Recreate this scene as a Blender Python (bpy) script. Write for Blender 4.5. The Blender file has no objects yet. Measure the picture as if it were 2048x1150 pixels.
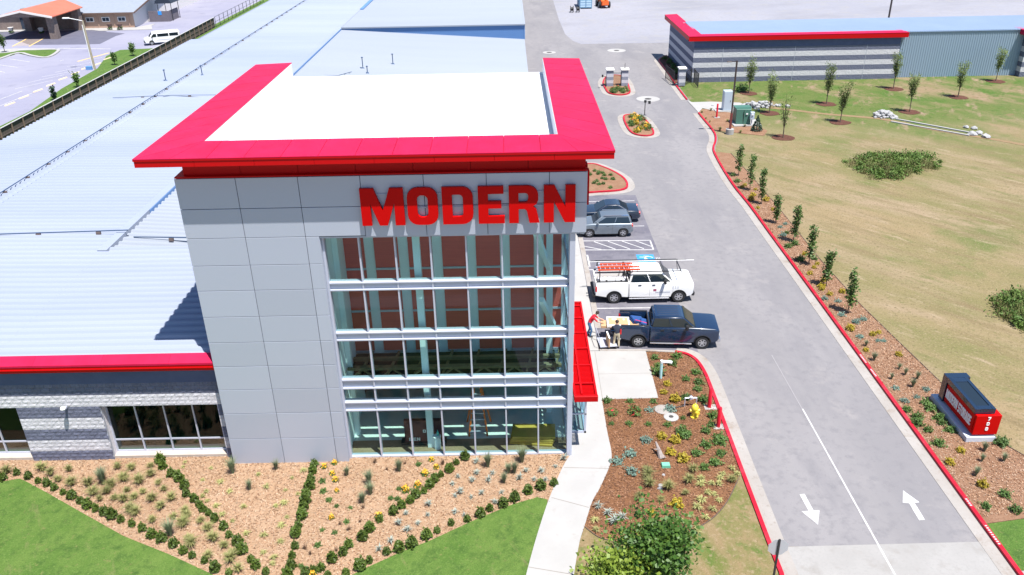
import bpy, bmesh, math, random
import numpy as np
from mathutils import Vector, Matrix
from mathutils.geometry import tessellate_polygon
random.seed(7); NR = np.random.default_rng(7)
R = math.radians
SC = bpy.context.scene
COL = SC.collection

# ------------------------------------------------------------------ camera, world, sun, exposure
CAMH = 25.0
FPX = 1652.70821
P, YW, RL = 0.465522912, -0.00266322254, -0.0198566729
f0 = Vector((math.sin(YW)*math.cos(P), math.cos(YW)*math.cos(P), -math.sin(P)))
r0 = Vector((math.cos(YW), -math.sin(YW), 0)); u0 = r0.cross(f0)
rt = math.cos(RL)*r0 + math.sin(RL)*u0
up = -math.sin(RL)*r0 + math.cos(RL)*u0
cam = bpy.data.cameras.new('camera'); co = bpy.data.objects.new('camera', cam); COL.objects.link(co)
m = Matrix((rt, up, -f0)).transposed().to_4x4(); m.translation = (0, 0, CAMH); co.matrix_world = m
cam.sensor_width = 36; cam.lens = FPX/2048*36; cam.clip_end = 3000; cam.clip_start = 0.5
SC.camera = co

SUN = Vector((0.235, -0.29, 1)).normalized()          # towards the sun
w = bpy.data.worlds.new('World'); SC.world = w; w.use_nodes = True
nt = w.node_tree; sky = nt.nodes.new('ShaderNodeTexSky'); sky.sky_type = 'NISHITA'; sky.sun_disc = False
sky.sun_elevation = math.asin(SUN.z); sky.sun_rotation = math.atan2(SUN.x, SUN.y)
sky.air_density = 1.0; sky.dust_density = 0.2; sky.ozone_density = 4.0
bg = nt.nodes['Background']; nt.links.new(sky.outputs[0], bg.inputs[0]); bg.inputs[1].default_value = 0.09
sl = bpy.data.lights.new('sun', 'SUN'); sl.energy = 5.0; sl.angle = R(0.5); sl.color = (1, 0.955, 0.89)
so = bpy.data.objects.new('sun', sl); COL.objects.link(so); so.location = (30, -30, 80)
so.rotation_euler = SUN.to_track_quat('Z', 'Y').to_euler()
SC.view_settings.view_transform = 'Standard'; SC.view_settings.look = 'None'
SC.view_settings.exposure = 0.88; SC.view_settings.gamma = 1; SC.view_settings.use_curve_mapping = False
SC.render.resolution_x = 1024; SC.render.resolution_y = 575

# ------------------------------------------------------------------ pixel -> place (the ground or a known plane gives the distance)
def ray(x, y): return rt*(x-1024) - up*(y-575) + f0*FPX
def G(x, y, z=0.0):
    d = ray(x, y); t = (z-CAMH)/d.z; return Vector((t*d.x, t*d.y, z))
def G2(x, y, z=0.0): p = G(x, y, z); return (p.x, p.y)
def PY(x, y, Y):
    d = ray(x, y); t = Y/d.y; return Vector((t*d.x, Y, CAMH+t*d.z))

# ------------------------------------------------------------------ materials
MATS = {}
def nd(t, k): return t.nodes.new('ShaderNode'+k)
def mk(name, c, rough=0.7, metal=0.0, spec=0.5, var=None, scale=3.0, bump=0.0, bscale=40.0, coat=0.0, stretch=None, objrand=0.0, detail=5, trans=0.0):
    """principled; var = second colour mixed in by world-space noise; bump = fine relief"""
    if name in MATS: return MATS[name]
    mt = bpy.data.materials.new(name); mt.use_nodes = True; MATS[name] = mt
    t = mt.node_tree; b = t.nodes['Principled BSDF']
    b.inputs['Roughness'].default_value = rough; b.inputs['Metallic'].default_value = metal
    b.inputs['Specular IOR Level'].default_value = spec; b.inputs['Coat Weight'].default_value = coat
    b.inputs['Base Color'].default_value = (*c, 1)
    mt.diffuse_color = (*c, 1)
    pos = None
    def P3(st):
        g = nd(t, 'NewGeometry')
        if st:
            mp = nd(t, 'Mapping'); mp.inputs['Scale'].default_value = st[:3]
            t.links.new(g.outputs['Position'], mp.inputs[0]); return mp.outputs[0]
        return g.outputs['Position']
    col = None
    if var:
        n = nd(t, 'TexNoise'); n.inputs['Scale'].default_value = scale; n.inputs['Detail'].default_value = detail; n.inputs['Roughness'].default_value = 0.65
        t.links.new(P3(stretch), n.inputs['Vector'])
        rp = nd(t, 'ValToRGB'); rp.color_ramp.elements[0].position = 0.32; rp.color_ramp.elements[1].position = 0.68
        rp.color_ramp.elements[0].color = (*c, 1); rp.color_ramp.elements[1].color = (*var, 1)
        t.links.new(n.outputs[0], rp.inputs[0]); col = rp.outputs[0]
    if objrand:
        oi = nd(t, 'ObjectInfo'); hs = nd(t, 'HueSaturation')
        mr = nd(t, 'MapRange'); mr.inputs[3].default_value = 1-objrand; mr.inputs[4].default_value = 1+objrand
        t.links.new(oi.outputs['Random'], mr.inputs[0]); t.links.new(mr.outputs[0], hs.inputs['Value'])
        if col: t.links.new(col, hs.inputs['Color'])
        else: hs.inputs['Color'].default_value = (*c, 1)
        col = hs.outputs[0]
    if col: t.links.new(col, b.inputs['Base Color'])
    if bump:
        n2 = nd(t, 'TexNoise'); n2.inputs['Scale'].default_value = bscale; n2.inputs['Detail'].default_value = 4
        t.links.new(P3(None), n2.inputs['Vector'])
        bp = nd(t, 'Bump'); bp.inputs['Strength'].default_value = bump; bp.inputs['Distance'].default_value = 0.05
        t.links.new(n2.outputs[0], bp.inputs['Height']); t.links.new(bp.outputs[0], b.inputs['Normal'])
    if trans:
        tl = nd(t, 'BsdfTranslucent'); mx = nd(t, 'MixShader'); mx.inputs[0].default_value = trans
        if col: t.links.new(col, tl.inputs[0])
        else: tl.inputs[0].default_value = (*c, 1)
        t.links.new(b.outputs[0], mx.inputs[1]); t.links.new(tl.outputs[0], mx.inputs[2])
        t.links.new(mx.outputs[0], t.nodes['Material Output'].inputs[0])
    return mt

def mk_multi(name, layers, rough=0.9, bump=0.3, bscale=30, spec=0.3, other=None, y0=0, y1=1):
    """layers: list of (colour, noise scale, lo, hi, stretch) painted over the first colour; other: a second set taking over from y0 to y1"""
    if name in MATS: return MATS[name]
    mt = bpy.data.materials.new(name); mt.use_nodes = True; MATS[name] = mt
    t = mt.node_tree; b = t.nodes['Principled BSDF']; b.inputs['Roughness'].default_value = rough
    b.inputs['Specular IOR Level'].default_value = spec
    g = nd(t, 'NewGeometry'); cnt = [0]
    mt.diffuse_color = (*layers[0][0], 1)
    def noise(sc, st):
        cnt[0] += 1; k = cnt[0]
        mp = nd(t, 'Mapping'); mp.inputs['Location'].default_value = (17.3*k, 5.1*k, 3.7*k)
        if st:
            mp.inputs['Scale'].default_value = st[:3]
            if len(st) > 3: mp.vector_type = 'TEXTURE'; mp.inputs['Rotation'].default_value = (0, 0, st[3]); mp.inputs['Scale'].default_value = [1/v for v in st[:3]]
        t.links.new(g.outputs['Position'], mp.inputs[0])
        n = nd(t, 'TexNoise'); n.inputs['Scale'].default_value = sc; n.inputs['Detail'].default_value = 6; n.inputs['Roughness'].default_value = 0.62
        t.links.new(mp.outputs[0], n.inputs['Vector']); return n.outputs[0]
    def stack(layers):
        col = None
        for L in layers:
            if col is None:
                rgb = nd(t, 'RGB'); rgb.outputs[0].default_value = (*L[0], 1); col = rgb.outputs[0]; continue
            rp = nd(t, 'ValToRGB'); rp.color_ramp.elements[0].position = L[2]; rp.color_ramp.elements[1].position = L[3]
            t.links.new(noise(L[1], L[4] if len(L) > 4 else None), rp.inputs[0])
            mx = nd(t, 'MixRGB'); t.links.new(rp.outputs[0], mx.inputs[0]); t.links.new(col, mx.inputs[1]); mx.inputs[2].default_value = (*L[0], 1)
            col = mx.outputs[0]
        return col
    col = stack(layers)
    if other:
        c2 = stack(other); sp = nd(t, 'SeparateXYZ'); t.links.new(g.outputs['Position'], sp.inputs[0])
        ma = nd(t, 'Math'); ma.operation = 'MULTIPLY_ADD'; ma.inputs[1].default_value = 60; t.links.new(noise(.06, None), ma.inputs[0]); t.links.new(sp.outputs[1], ma.inputs[2])
        mr = nd(t, 'MapRange'); mr.inputs[1].default_value = y0+30; mr.inputs[2].default_value = y1+30; t.links.new(ma.outputs[0], mr.inputs[0])
        mx = nd(t, 'MixRGB'); t.links.new(mr.outputs[0], mx.inputs[0]); t.links.new(col, mx.inputs[1]); t.links.new(c2, mx.inputs[2]); col = mx.outputs[0]
    t.links.new(col, b.inputs['Base Color'])
    if bump:
        n2 = nd(t, 'TexNoise'); n2.inputs['Scale'].default_value = bscale; n2.inputs['Detail'].default_value = 5
        t.links.new(g.outputs['Position'], n2.inputs['Vector'])
        bp = nd(t, 'Bump'); bp.inputs['Strength'].default_value = bump; bp.inputs['Distance'].default_value = 0.06
        t.links.new(n2.outputs[0], bp.inputs['Height']); t.links.new(bp.outputs[0], b.inputs['Normal'])
    return mt

def mk_glass(name, tint, refl=0.12, grough=0.0, gcol=(0.95, 0.97, 1)):
    if name in MATS: return MATS[name]
    mt = bpy.data.materials.new(name); mt.use_nodes = True; MATS[name] = mt
    t = mt.node_tree; t.nodes.remove(t.nodes['Principled BSDF'])
    tr = nd(t, 'BsdfTransparent'); tr.inputs[0].default_value = (*tint, 1)
    gl = nd(t, 'BsdfGlossy'); gl.inputs[0].default_value = (*gcol, 1); gl.inputs['Roughness'].default_value = grough
    fr = nd(t, 'Fresnel'); fr.inputs[0].default_value = 1.5
    ad = nd(t, 'Math'); ad.operation = 'ADD'; ad.inputs[1].default_value = refl; ad.use_clamp = True
    mx = nd(t, 'MixShader'); t.links.new(fr.outputs[0], ad.inputs[0])
    ge = nd(t, 'NewGeometry'); iv = nd(t, 'Math'); iv.operation = 'SUBTRACT'; iv.inputs[0].default_value = 1.0; t.links.new(ge.outputs['Backfacing'], iv.inputs[1])
    mu = nd(t, 'Math'); mu.operation = 'MULTIPLY'; t.links.new(ad.outputs[0], mu.inputs[0]); t.links.new(iv.outputs[0], mu.inputs[1]); t.links.new(mu.outputs[0], mx.inputs[0])   # only the outer face of a pane mirrors
    t.links.new(tr.outputs[0], mx.inputs[1]); t.links.new(gl.outputs[0], mx.inputs[2])
    t.links.new(mx.outputs[0], t.nodes['Material Output'].inputs[0])
    return mt

# ------------------------------------------------------------------ mesh builder
class MB:
    def __init__(s): s.v = []; s.f = []; s.smooth = False
    def add(s, vs, fs):
        o = len(s.v); s.v += [tuple(v) for v in vs]; s.f += [tuple(i+o for i in f) for f in fs]; return s
    def box(s, x0, y0, z0, x1, y1, z1):
        x0, x1 = min(x0, x1), max(x0, x1); y0, y1 = min(y0, y1), max(y0, y1); z0, z1 = min(z0, z1), max(z0, z1)
        return s.add([(x0,y0,z0),(x1,y0,z0),(x1,y1,z0),(x0,y1,z0),(x0,y0,z1),(x1,y0,z1),(x1,y1,z1),(x0,y1,z1)],
                     [(3,2,1,0),(4,5,6,7),(0,1,5,4),(1,2,6,5),(2,3,7,6),(3,0,4,7)])
    def hexa(s, b, t):      # bottom quad, top quad (ccw seen from above)
        return s.add(list(b)+list(t), [(3,2,1,0),(4,5,6,7),(0,1,5,4),(1,2,6,5),(2,3,7,6),(3,0,4,7)])
    def bar(s, a, b, wx, wz, upv=(0,0,1)):
        a = Vector(a); b = Vector(b); d = (b-a).normalized(); u = Vector(upv)
        if abs(d.dot(u)) > 0.98: u = Vector((0,1,0))
        sx = d.cross(u).normalized()*wx/2; sz = sx.cross(d).normalized()*wz/2
        q = [-sx-sz, sx-sz, sx+sz, -sx+sz]
        return s.add([a+k for k in q]+[b+k for k in q], [(0,1,2,3),(7,6,5,4),(0,4,5,1),(1,5,6,2),(2,6,7,3),(3,7,4,0)])
    def tube(s, a, b, r0, r1=None, n=10, caps=True):
        r1 = r0 if r1 is None else r1
        a = Vector(a); b = Vector(b); d = (b-a).normalized(); u = Vector((0,0,1)) if abs(d.z) < 0.95 else Vector((1,0,0))
        x = d.cross(u).normalized(); y = d.cross(x)
        vs = []
        for c, r in ((a, r0), (b, r1)):
            for i in range(n):
                t = 2*math.pi*i/n; vs.append(c+x*(r*math.cos(t))+y*(r*math.sin(t)))
        fs = [(i, n+i, n+(i+1)%n, (i+1)%n) for i in range(n)]
        if caps: fs += [tuple(range(n)), tuple(range(2*n-1, n-1, -1))]
        return s.add(vs, fs)
    def lathe(s, prof, c=(0,0,0), n=16, axis='z'):
        vs = []; k = len(prof)
        for i in range(n):
            t = 2*math.pi*i/n; cs, sn = math.cos(t), math.sin(t)
            for r, h in prof:
                p = {'z': (r*cs, r*sn, h), 'y': (r*cs, h, r*sn), 'x': (h, r*cs, r*sn)}[axis]
                vs.append((p[0]+c[0], p[1]+c[1], p[2]+c[2]))
        fs = []
        for i in range(n):
            j = (i+1) % n
            for q in range(k-1):
                fs.append((i*k+q, j*k+q, j*k+q+1, i*k+q+1) if axis == 'z' else (i*k+q, i*k+q+1, j*k+q+1, j*k+q))
        return s.add(vs, fs)
    def poly(s, pts, z0, z1):       # vertical prism over an xy polygon (concave allowed)
        pts = [(p[0], p[1]) for p in pts]
        a = sum(pts[i][0]*pts[(i+1)%len(pts)][1]-pts[(i+1)%len(pts)][0]*pts[i][1] for i in range(len(pts)))
        if a < 0: pts = pts[::-1]
        n = len(pts); tri = tessellate_polygon([[Vector((x, y, 0)) for x, y in pts]])
        vs = [(x, y, z1) for x, y in pts]; fs = []
        for t in tri:
            A, B, C = [pts[i] for i in t]
            cr = (B[0]-A[0])*(C[1]-A[1])-(B[1]-A[1])*(C[0]-A[0])
            fs.append(tuple(t) if cr > 0 else tuple(t[::-1]))
        if z0 is not None:
            vs += [(x, y, z0) for x, y in pts]; fs += [(i, n+i, n+(i+1)%n, (i+1)%n) for i in range(n)]
        return s.add(vs, fs)
    def prism(s, prof, y0, y1):     # xz outline pushed along y
        a = sum(prof[i][0]*prof[(i+1)%len(prof)][1]-prof[(i+1)%len(prof)][0]*prof[i][1] for i in range(len(prof)))
        if a < 0: prof = prof[::-1]
        n = len(prof); tri = tessellate_polygon([[Vector((x, z, 0)) for x, z in prof]])
        vs = [(x, y0, z) for x, z in prof]+[(x, y1, z) for x, z in prof]; fs = []
        for t in tri:
            A, B, C = [prof[i] for i in t]
            cr = (B[0]-A[0])*(C[1]-A[1])-(B[1]-A[1])*(C[0]-A[0])
            q = tuple(t) if cr > 0 else tuple(t[::-1])
            fs += [q, tuple(i+n for i in q[::-1])]
        fs += [((i+1)%n, i, n+i, n+(i+1)%n) for i in range(n)]
        return s.add(vs, fs)
    def xform(s, M):
        s.v = [tuple(M @ Vector(v)) for v in s.v]; return s
    def mesh(s, name, off=(0,0,0), bevel=0.0, smooth=False, seg=2):
        me = bpy.data.meshes.new(name)
        me.from_pydata([(x-off[0], y-off[1], z-off[2]) for x, y, z in s.v], [], s.f)
        if bevel:
            bm = bmesh.new(); bm.from_mesh(me)
            bmesh.ops.remove_doubles(bm, verts=bm.verts, dist=1e-5)
            bmesh.ops.dissolve_limit(bm, angle_limit=0.01, verts=bm.verts, edges=bm.edges)
            es = [e for e in bm.edges if len(e.link_faces) == 2 and e.calc_face_angle(0) > 0.5]
            bmesh.ops.bevel(bm, geom=es, offset=bevel, segments=seg, affect='EDGES', clamp_overlap=True)
            bm.to_mesh(me); bm.free()
        if smooth:
            for p in me.polygons: p.use_smooth = True
            me.set_sharp_from_angle(angle=R(40))
        me.update(); return me

def wloc(o):
    v = Vector(o.location)
    while o.parent: o = o.parent; v += Vector(o.location)
    return v
def obj(name, mb, mat, parent=None, bevel=0.0, smooth=False, loc=None, off=None, seg=2, kind=None):
    """one mesh object; vertices are given in the parent's space when it stands at the origin"""
    if isinstance(mb, MB):
        o0 = off if off is not None else (wloc(parent) if parent else (loc or (0,0,0)))
        me = mb.mesh(name, o0, bevel, smooth, seg)
    else: me = mb
    if mat is not None and not me.materials: me.materials.append(mat)
    o = bpy.data.objects.new(name, me); COL.objects.link(o)
    if parent: o.parent = parent
    if loc is not None and not parent: o.location = loc
    if kind: o['kind'] = kind
    return o
def thing(name, label, cat, loc=(0,0,0), rotz=0.0, group=None):
    o = bpy.data.objects.new(name, None); COL.objects.link(o); o.location = loc; o.rotation_euler = (0, 0, rotz)
    o.empty_display_size = 0.2
    tag(o, label, cat, group); return o
def tag(o, label, cat, group=None):
    o['label'] = label; o['category'] = cat
    if group: o['group'] = group
    return o
def struct(name, mb, mat, **k):
    o = obj(name, mb, mat, **k)
    if not o.parent: o['kind'] = 'structure'
    return o
def copy_tree(o, parent=None):
    c = o.copy(); COL.objects.link(c); c.parent = parent
    for ch in o.children: copy_tree(ch, c)
    return c
def place(me_mat, name, loc, rotz, scale, label, cat, group):
    """one more individual of a single-mesh kind (shared mesh)"""
    o = bpy.data.objects.new(name, me_mat); COL.objects.link(o); o.location = loc; o.rotation_euler = (0, 0, rotz)
    o.scale = scale if hasattr(scale, '__len__') else (scale,)*3
    return tag(o, label, cat, group)
ORD = 'first second third fourth fifth sixth seventh eighth ninth tenth eleventh twelfth thirteenth fourteenth fifteenth sixteenth seventeenth eighteenth nineteenth twentieth'.split()
def nth(i):
    if i < 20: return ORD[i]
    t = (i+1)//10; u_ = (i+1) % 10
    tens = {2: 'twenty', 3: 'thirty', 4: 'forty', 5: 'fifty'}[t]
    return tens[:-1]+'ieth' if u_ == 0 else tens+'-'+ORD[u_-1]

def ribbon(path, a, b, z0, z1, closed=False):
    """solid band between two offsets (to the left of the path is positive)"""
    n = len(path); L = []; Rr = []
    for i in range(n):
        p = Vector(path[i]); q0 = Vector(path[(i-1) % n] if (closed or i > 0) else path[i]); q1 = Vector(path[(i+1) % n] if (closed or i < n-1) else path[i])
        d0 = (p-q0).normalized() if (p-q0).length > 1e-6 else (q1-p).normalized()
        d1 = (q1-p).normalized() if (q1-p).length > 1e-6 else d0
        d = (d0+d1).normalized(); nn = Vector((-d.y, d.x)); k = 1/max(0.4, nn.dot(Vector((-d0.y, d0.x))))
        L.append(p+nn*a*k); Rr.append(p+nn*b*k)
    mb = MB(); vs = []
    for l, r in zip(L, Rr): vs += [(l.x, l.y, z1), (r.x, r.y, z1), (l.x, l.y, z0), (r.x, r.y, z0)]
    fs = []
    rng = n if closed else n-1
    flip = a < b
    for i in range(rng):
        A = 4*i; B = 4*((i+1) % n)
        q = [(A, A+1, B+1, B), (A+2, A, B, B+2), (A+1, A+3, B+3, B+1)]
        fs += [t[::-1] for t in q] if flip else q
    if not closed:
        e = 4*(n-1); fs += [(0,2,3,1), (e,e+1,e+3,e+2)]
    mb.add(vs, fs); return mb
def smooth_path(pts, n=6, closed=False):
    pts = [Vector(p) for p in pts]; out = []; N = len(pts)
    for i in range(N if closed else N-1):
        p0 = pts[(i-1) % N] if (closed or i > 0) else pts[i]; p1 = pts[i]; p2 = pts[(i+1) % N]; p3 = pts[(i+2) % N] if (closed or i < N-2) else p2
        for k in range(n):
            t = k/n
            out.append(0.5*((2*p1)+(p2-p0)*t+(2*p0-5*p1+4*p2-p3)*t*t+(3*p1-p0-3*p2+p3)*t**3))
    if not closed: out.append(pts[-1])
    return [tuple(p) for p in out]
def quadcloud(name, C, U, V, mat, smooth=False):
    """many leaf-sized quads: centres, half-axes (numpy n x 3)"""
    n = len(C); vs = np.empty((n, 4, 3))
    vs[:, 0] = C-U-V; vs[:, 1] = C+U-V*0.6; vs[:, 2] = C+U*0.6+V; vs[:, 3] = C-U*0.7+V
    me = bpy.data.meshes.new(name); me.vertices.add(4*n); me.loops.add(4*n); me.polygons.add(n)
    me.vertices.foreach_set('co', vs.reshape(-1)); me.loops.foreach_set('vertex_index', np.arange(4*n, dtype=np.int32))
    me.polygons.foreach_set('loop_start', np.arange(0, 4*n, 4, dtype=np.int32)); me.update(calc_edges=True)
    me.materials.append(mat); return me
def rnd_unit(n):
    d = NR.normal(size=(n, 3)); return d/np.linalg.norm(d, axis=1)[:, None]
def leaf_axes(n, size, updir=0.3):
    nrm = rnd_unit(n); nrm[:, 2] = np.abs(nrm[:, 2])+updir; nrm /= np.linalg.norm(nrm, axis=1)[:, None]
    t = np.cross(nrm, rnd_unit(n)); t /= np.linalg.norm(t, axis=1)[:, None]+1e-9; b = np.cross(nrm, t)
    s = size*NR.uniform(0.6, 1.3, n)[:, None]
    return t*s, b*s*0.7
# ------------------------------------------------------------------ surface materials
M_field = mk_multi('dry_grass', [((.225,.17,.092),), ((.145,.137,.052), .09, .46, .62, (1,.45,1,.9)), ((.09,.122,.028), .05, .54, .65), ((.26,.195,.125), .30, .48, .68, (1,.30,1,.72)),
    ((.165,.125,.064), .9, .52, .70, (1,.16,1,.72)), ((.115,.122,.04), .5, .58, .70, (1,.30,1,.72)), ((.29,.225,.15), 1.7, .58, .74, (1,.25,1,.72)), ((.27,.208,.13), 8.0, .55, .72), ((.12,.095,.046), 5.0, .54, .70), ((.10,.105,.032), 3.0, .60, .74)], bump=1.0, bscale=9,
    other=[((.09,.122,.028),), ((.215,.158,.092), .16, .49, .63, (1,.4,1,.5)), ((.055,.112,.014), .4, .50, .66), ((.235,.17,.112), .8, .56, .70, (1,.35,1,-.4)), ((.04,.08,.011), 2.0, .56, .70), ((.24,.178,.11), 5, .58, .74), ((.18,.118,.066), .5, .63, .74)], y0=70, y1=95)
M_lawn = mk_multi('green_lawn', [((.064,.130,.019),), ((.096,.160,.030), .9, .42, .66, (1,.4,1,-.5)), ((.040,.088,.014), 2.2, .48, .70), ((.185,.175,.075), 1.6, .60, .76, (1,.25,1,.5)), ((.115,.185,.040), 14, .5, .70), ((.032,.075,.011), 20, .53, .72), ((.155,.155,.055), 5, .60, .76)], bump=1.0, bscale=16)
M_rough = mk_multi('rough_grass', [((.21,.155,.08),), ((.115,.13,.034), .8, .42, .62, (1,.5,1,.2)), ((.07,.12,.02), 1.5, .54, .70), ((.28,.21,.135), 5, .52, .76), ((.12,.09,.04), 12, .55, .75)], bump=.7, bscale=16)
M_asph = mk_multi('asphalt', [((.186,.180,.190),), ((.20,.193,.199), .5, .48, .68, (1,.04,1)), ((.232,.223,.230), .16, .42, .66, (1,.35,1)), ((.152,.148,.163), .33, .50, .70, (1,.3,1)), ((.285,.268,.262), .45, .58, .80), ((.160,.156,.168), 2.2, .50, .72), ((.125,.122,.135), 7, .62, .80), ((.20,.192,.202), 30, .45, .7)], rough=.85, bump=.2, bscale=60)
M_asph2 = mk_multi('new_asphalt', [((.118,.114,.142),), ((.165,.16,.185), .4, .42, .68, (.5,1,1)), ((.085,.085,.108), .8, .52, .72), ((.19,.18,.19), 6, .55, .8)], rough=.85, bump=.15, bscale=60)
M_lot = mk_multi('lot_asphalt', [((.225,.225,.30),), ((.265,.262,.325), .1, .42, .65), ((.18,.18,.245), .3, .55, .75), ((.24,.24,.3), 2, .5, .8)], rough=.9, bump=.1)
M_conc = mk_multi('concrete', [((.32,.315,.31),), ((.36,.355,.35), .5, .4, .7), ((.275,.258,.24), 1.4, .60, .8), ((.335,.33,.325), 20, .5, .8)], rough=.85, bump=.08, bscale=50)
M_gutter = mk_multi('gutter_concrete', [((.28,.258,.24),), ((.32,.30,.285), .6, .4, .65), ((.215,.17,.135), 1.1, .56, .74), ((.22,.19,.165), 5, .56, .76), ((.30,.29,.28), 14, .5, .8)], rough=.85, bump=.08)
M_yard = mk_multi('yard_concrete', [((.245,.247,.285),), ((.285,.284,.318), .03, .4, .65, (1,.4,1)), ((.215,.215,.245), .09, .46, .66, (.5,1,1,.3)), ((.27,.262,.265), .5, .52, .75), ((.225,.225,.25), 1.5, .52, .72)], rough=.9, bump=.05)
M_mulch = mk_multi('tan_wood_mulch', [((.345,.222,.135),), ((.405,.275,.18), 1.0, .4, .7), ((.29,.175,.10), 9, .5, .72), ((.44,.315,.22), 24, .52, .74), ((.24,.14,.078), 40, .58, .74)], bump=.8, bscale=40)
M_mulch2 = mk_multi('brown_bark_mulch', [((.19,.088,.040),), ((.25,.125,.062), 1.2, .4, .7), ((.135,.058,.027), 8, .5, .72), ((.31,.18,.11), 24, .58, .78), ((.10,.045,.024), 40, .58, .74)], bump=1.0, bscale=35)
M_mulch3 = mk_multi('dark_red_mulch', [((.10,.040,.026),), ((.145,.062,.04), 6, .45, .7), ((.06,.026,.018), 20, .5, .7)], bump=1.0, bscale=30)
M_mulch4 = mk_multi('mulch_by_drive', [((.235,.125,.072),), ((.295,.172,.108), 1.1, .4, .7), ((.20,.105,.062), 8, .5, .72), ((.40,.28,.20), 24, .55, .76), ((.16,.085,.05), 40, .6, .76)], bump=1.0, bscale=35)
M_paint = mk('white_paint', (.52,.52,.53), .6, var=(.36,.355,.36), scale=1.8)
M_redkerb = mk_multi('red_kerb_paint', [((.40,.006,.022),), ((.45,.03,.05), 1.2, .45, .7), ((.33,.005,.02), 4, .5, .7), ((.34,.26,.24), 5, .66, .72)], rough=.55, bump=.1)
M_dirt = mk('clay_dirt', (.235,.155,.085), .95, var=(.18,.125,.06), scale=2, bump=.4)

# ------------------------------------------------------------------ ground, roads, beds
g = MB().add([(-700,-200,0),(700,-200,0),(700,900,0),(-700,900,0)], [(0,1,2,3)]); struct('ground', g, M_field)
RK = [G2(*p) for p in ((2034,1150),(1826,862),(1618,576),(1536,461),(1500,413),(1470,376),(1447,341),(1429,308),(1427,295),(1431,283),(1430,270),(1421,256),(1410,243),(1397,227))]
RK[0] = (19.62, 23.9); RK[1] = (19.62, 33.5); RK[2] = (19.62, 49.0); RK[3] = (19.6, 58.6)
RK = [(19.62, 18.0)]+RK
RKS = RK[:4]+smooth_path(RK[4:], 5)
RK2 = smooth_path([G2(*p) for p in ((1373.5,200),(1362,185),(1352,171.6))], 3)
RKX = smooth_path([G2(*p) for p in ((1349,168),(1338,150),(1322,128),(1318,121),(1326,115),(1333,112))], 5)
LK = [(9.45, 18.0)]+[G2(*p) for p in ((1562,1150),(1535,1082),(1477,927),(1453,862),(1420,774),(1408,746),(1395,726),(1383,716),(1370,710),(1350,706))]
LKS = LK[:3]+smooth_path(LK[3:], 5)
yard_y = G(1240, 87).y
# asphalt: drive, court and lane as one sheet
asp = [(9.3,25.55),(9.6,26)]+[(p[0]-.5, p[1]) for p in LKS[2:]]+[(4.7,41.2),(4.95,46),(4.9,58),(4.6,66),(2.2,70),(2.2,139),(1.2,200)]
lane = [G2(1106,0), G2(1118,40), G2(1130,68), G2(1146,82), G2(1162,88)]
lane = [(lane[0][0], 200)]+lane
asp += lane+[(24,yard_y),(40,yard_y),(40,112),(22.2,109)]+[(p[0]+.3,p[1]) for p in RK2[::-1]]+[(p[0]+.2,p[1]) for p in RKS[::-1] if p[1] > 25.5]+[(19.8,25.5)]
ROAD = struct('asphalt_drive', MB().poly(asp, None, .004), M_asph)
struct('gravel_yard', MB().poly(lane+[(24,yard_y),(300,yard_y),(300,420),(lane[0][0],420)], None, .006), M_yard)
lotp = [(2.2,41.2),(4.9,41.2),(4.95,44.6),(10.45,44.6),(10.45,67.3),(4.6,67.3),(4.9,58)]
struct('parking_asphalt', MB().poly([(4.9,41.3),(10.6,41.0),(10.6,67.0),(4.7,67.2)], None, .008), M_asph2)
struct('apron', MB().poly([(8.0,13),(21.6,13),(19.9,25.62),(9.05,25.5)], None, .012), mk_multi('apron_concrete', [((.27,.262,.255),), ((.30,.292,.285), .5, .4, .66), ((.235,.222,.21), 1.2, .54, .75), ((.255,.25,.245), 8, .5, .75)], rough=.85, bump=.08))
struct('street', MB().poly([(-400,-9),(400,-9),(400,13),(-400,13)], None, .014), M_asph2)
struct('street_pavement', MB().poly([(-400,15.2),(8.9,15.2),(8.9,16.8),(-400,16.8)], -.02, .11), M_conc)
strip0 = MB().box(-400,1.9,.012,400,2.05,.018).box(-400,2.25,.012,400,2.4,.018); struct('street_centre_line', strip0, mk('street_yellow',(.5,.34,.06),.7))
# walkway, pad and the pavement beside the tower
wl = [G2(*p) for p in ((1143,909.6),(1129,930),(1114,962),(1094,1012),(1071.6,1082),(1053,1150))]
wr = [G2(*p) for p in ((1204,803),(1214,864),(1223,909.6),(1219,935),(1199,980),(1184,1007),(1169,1055),(1159,1087),(1148,1150))]
wlS = smooth_path(wl, 4); wrS = smooth_path(wr, 4)
dl = Vector(wl[-1])-Vector(wl[-2]); dr = Vector(wr[-1])-Vector(wr[-2])
wlS.append((wlS[-1][0]+dl.x*3.2, 16.8)); wrS.append((wrS[-1][0]+dr.x*3.2, 16.8))
wk = [(2.62,41.2),(2.62,32.0)]+wlS[1:]+wrS[::-1]+[(4.54,36.25),(7.5,36.3),(7.56,41.1)]
walk = struct('walkway', MB().poly(wk, -.02, .10), M_conc)
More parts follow.
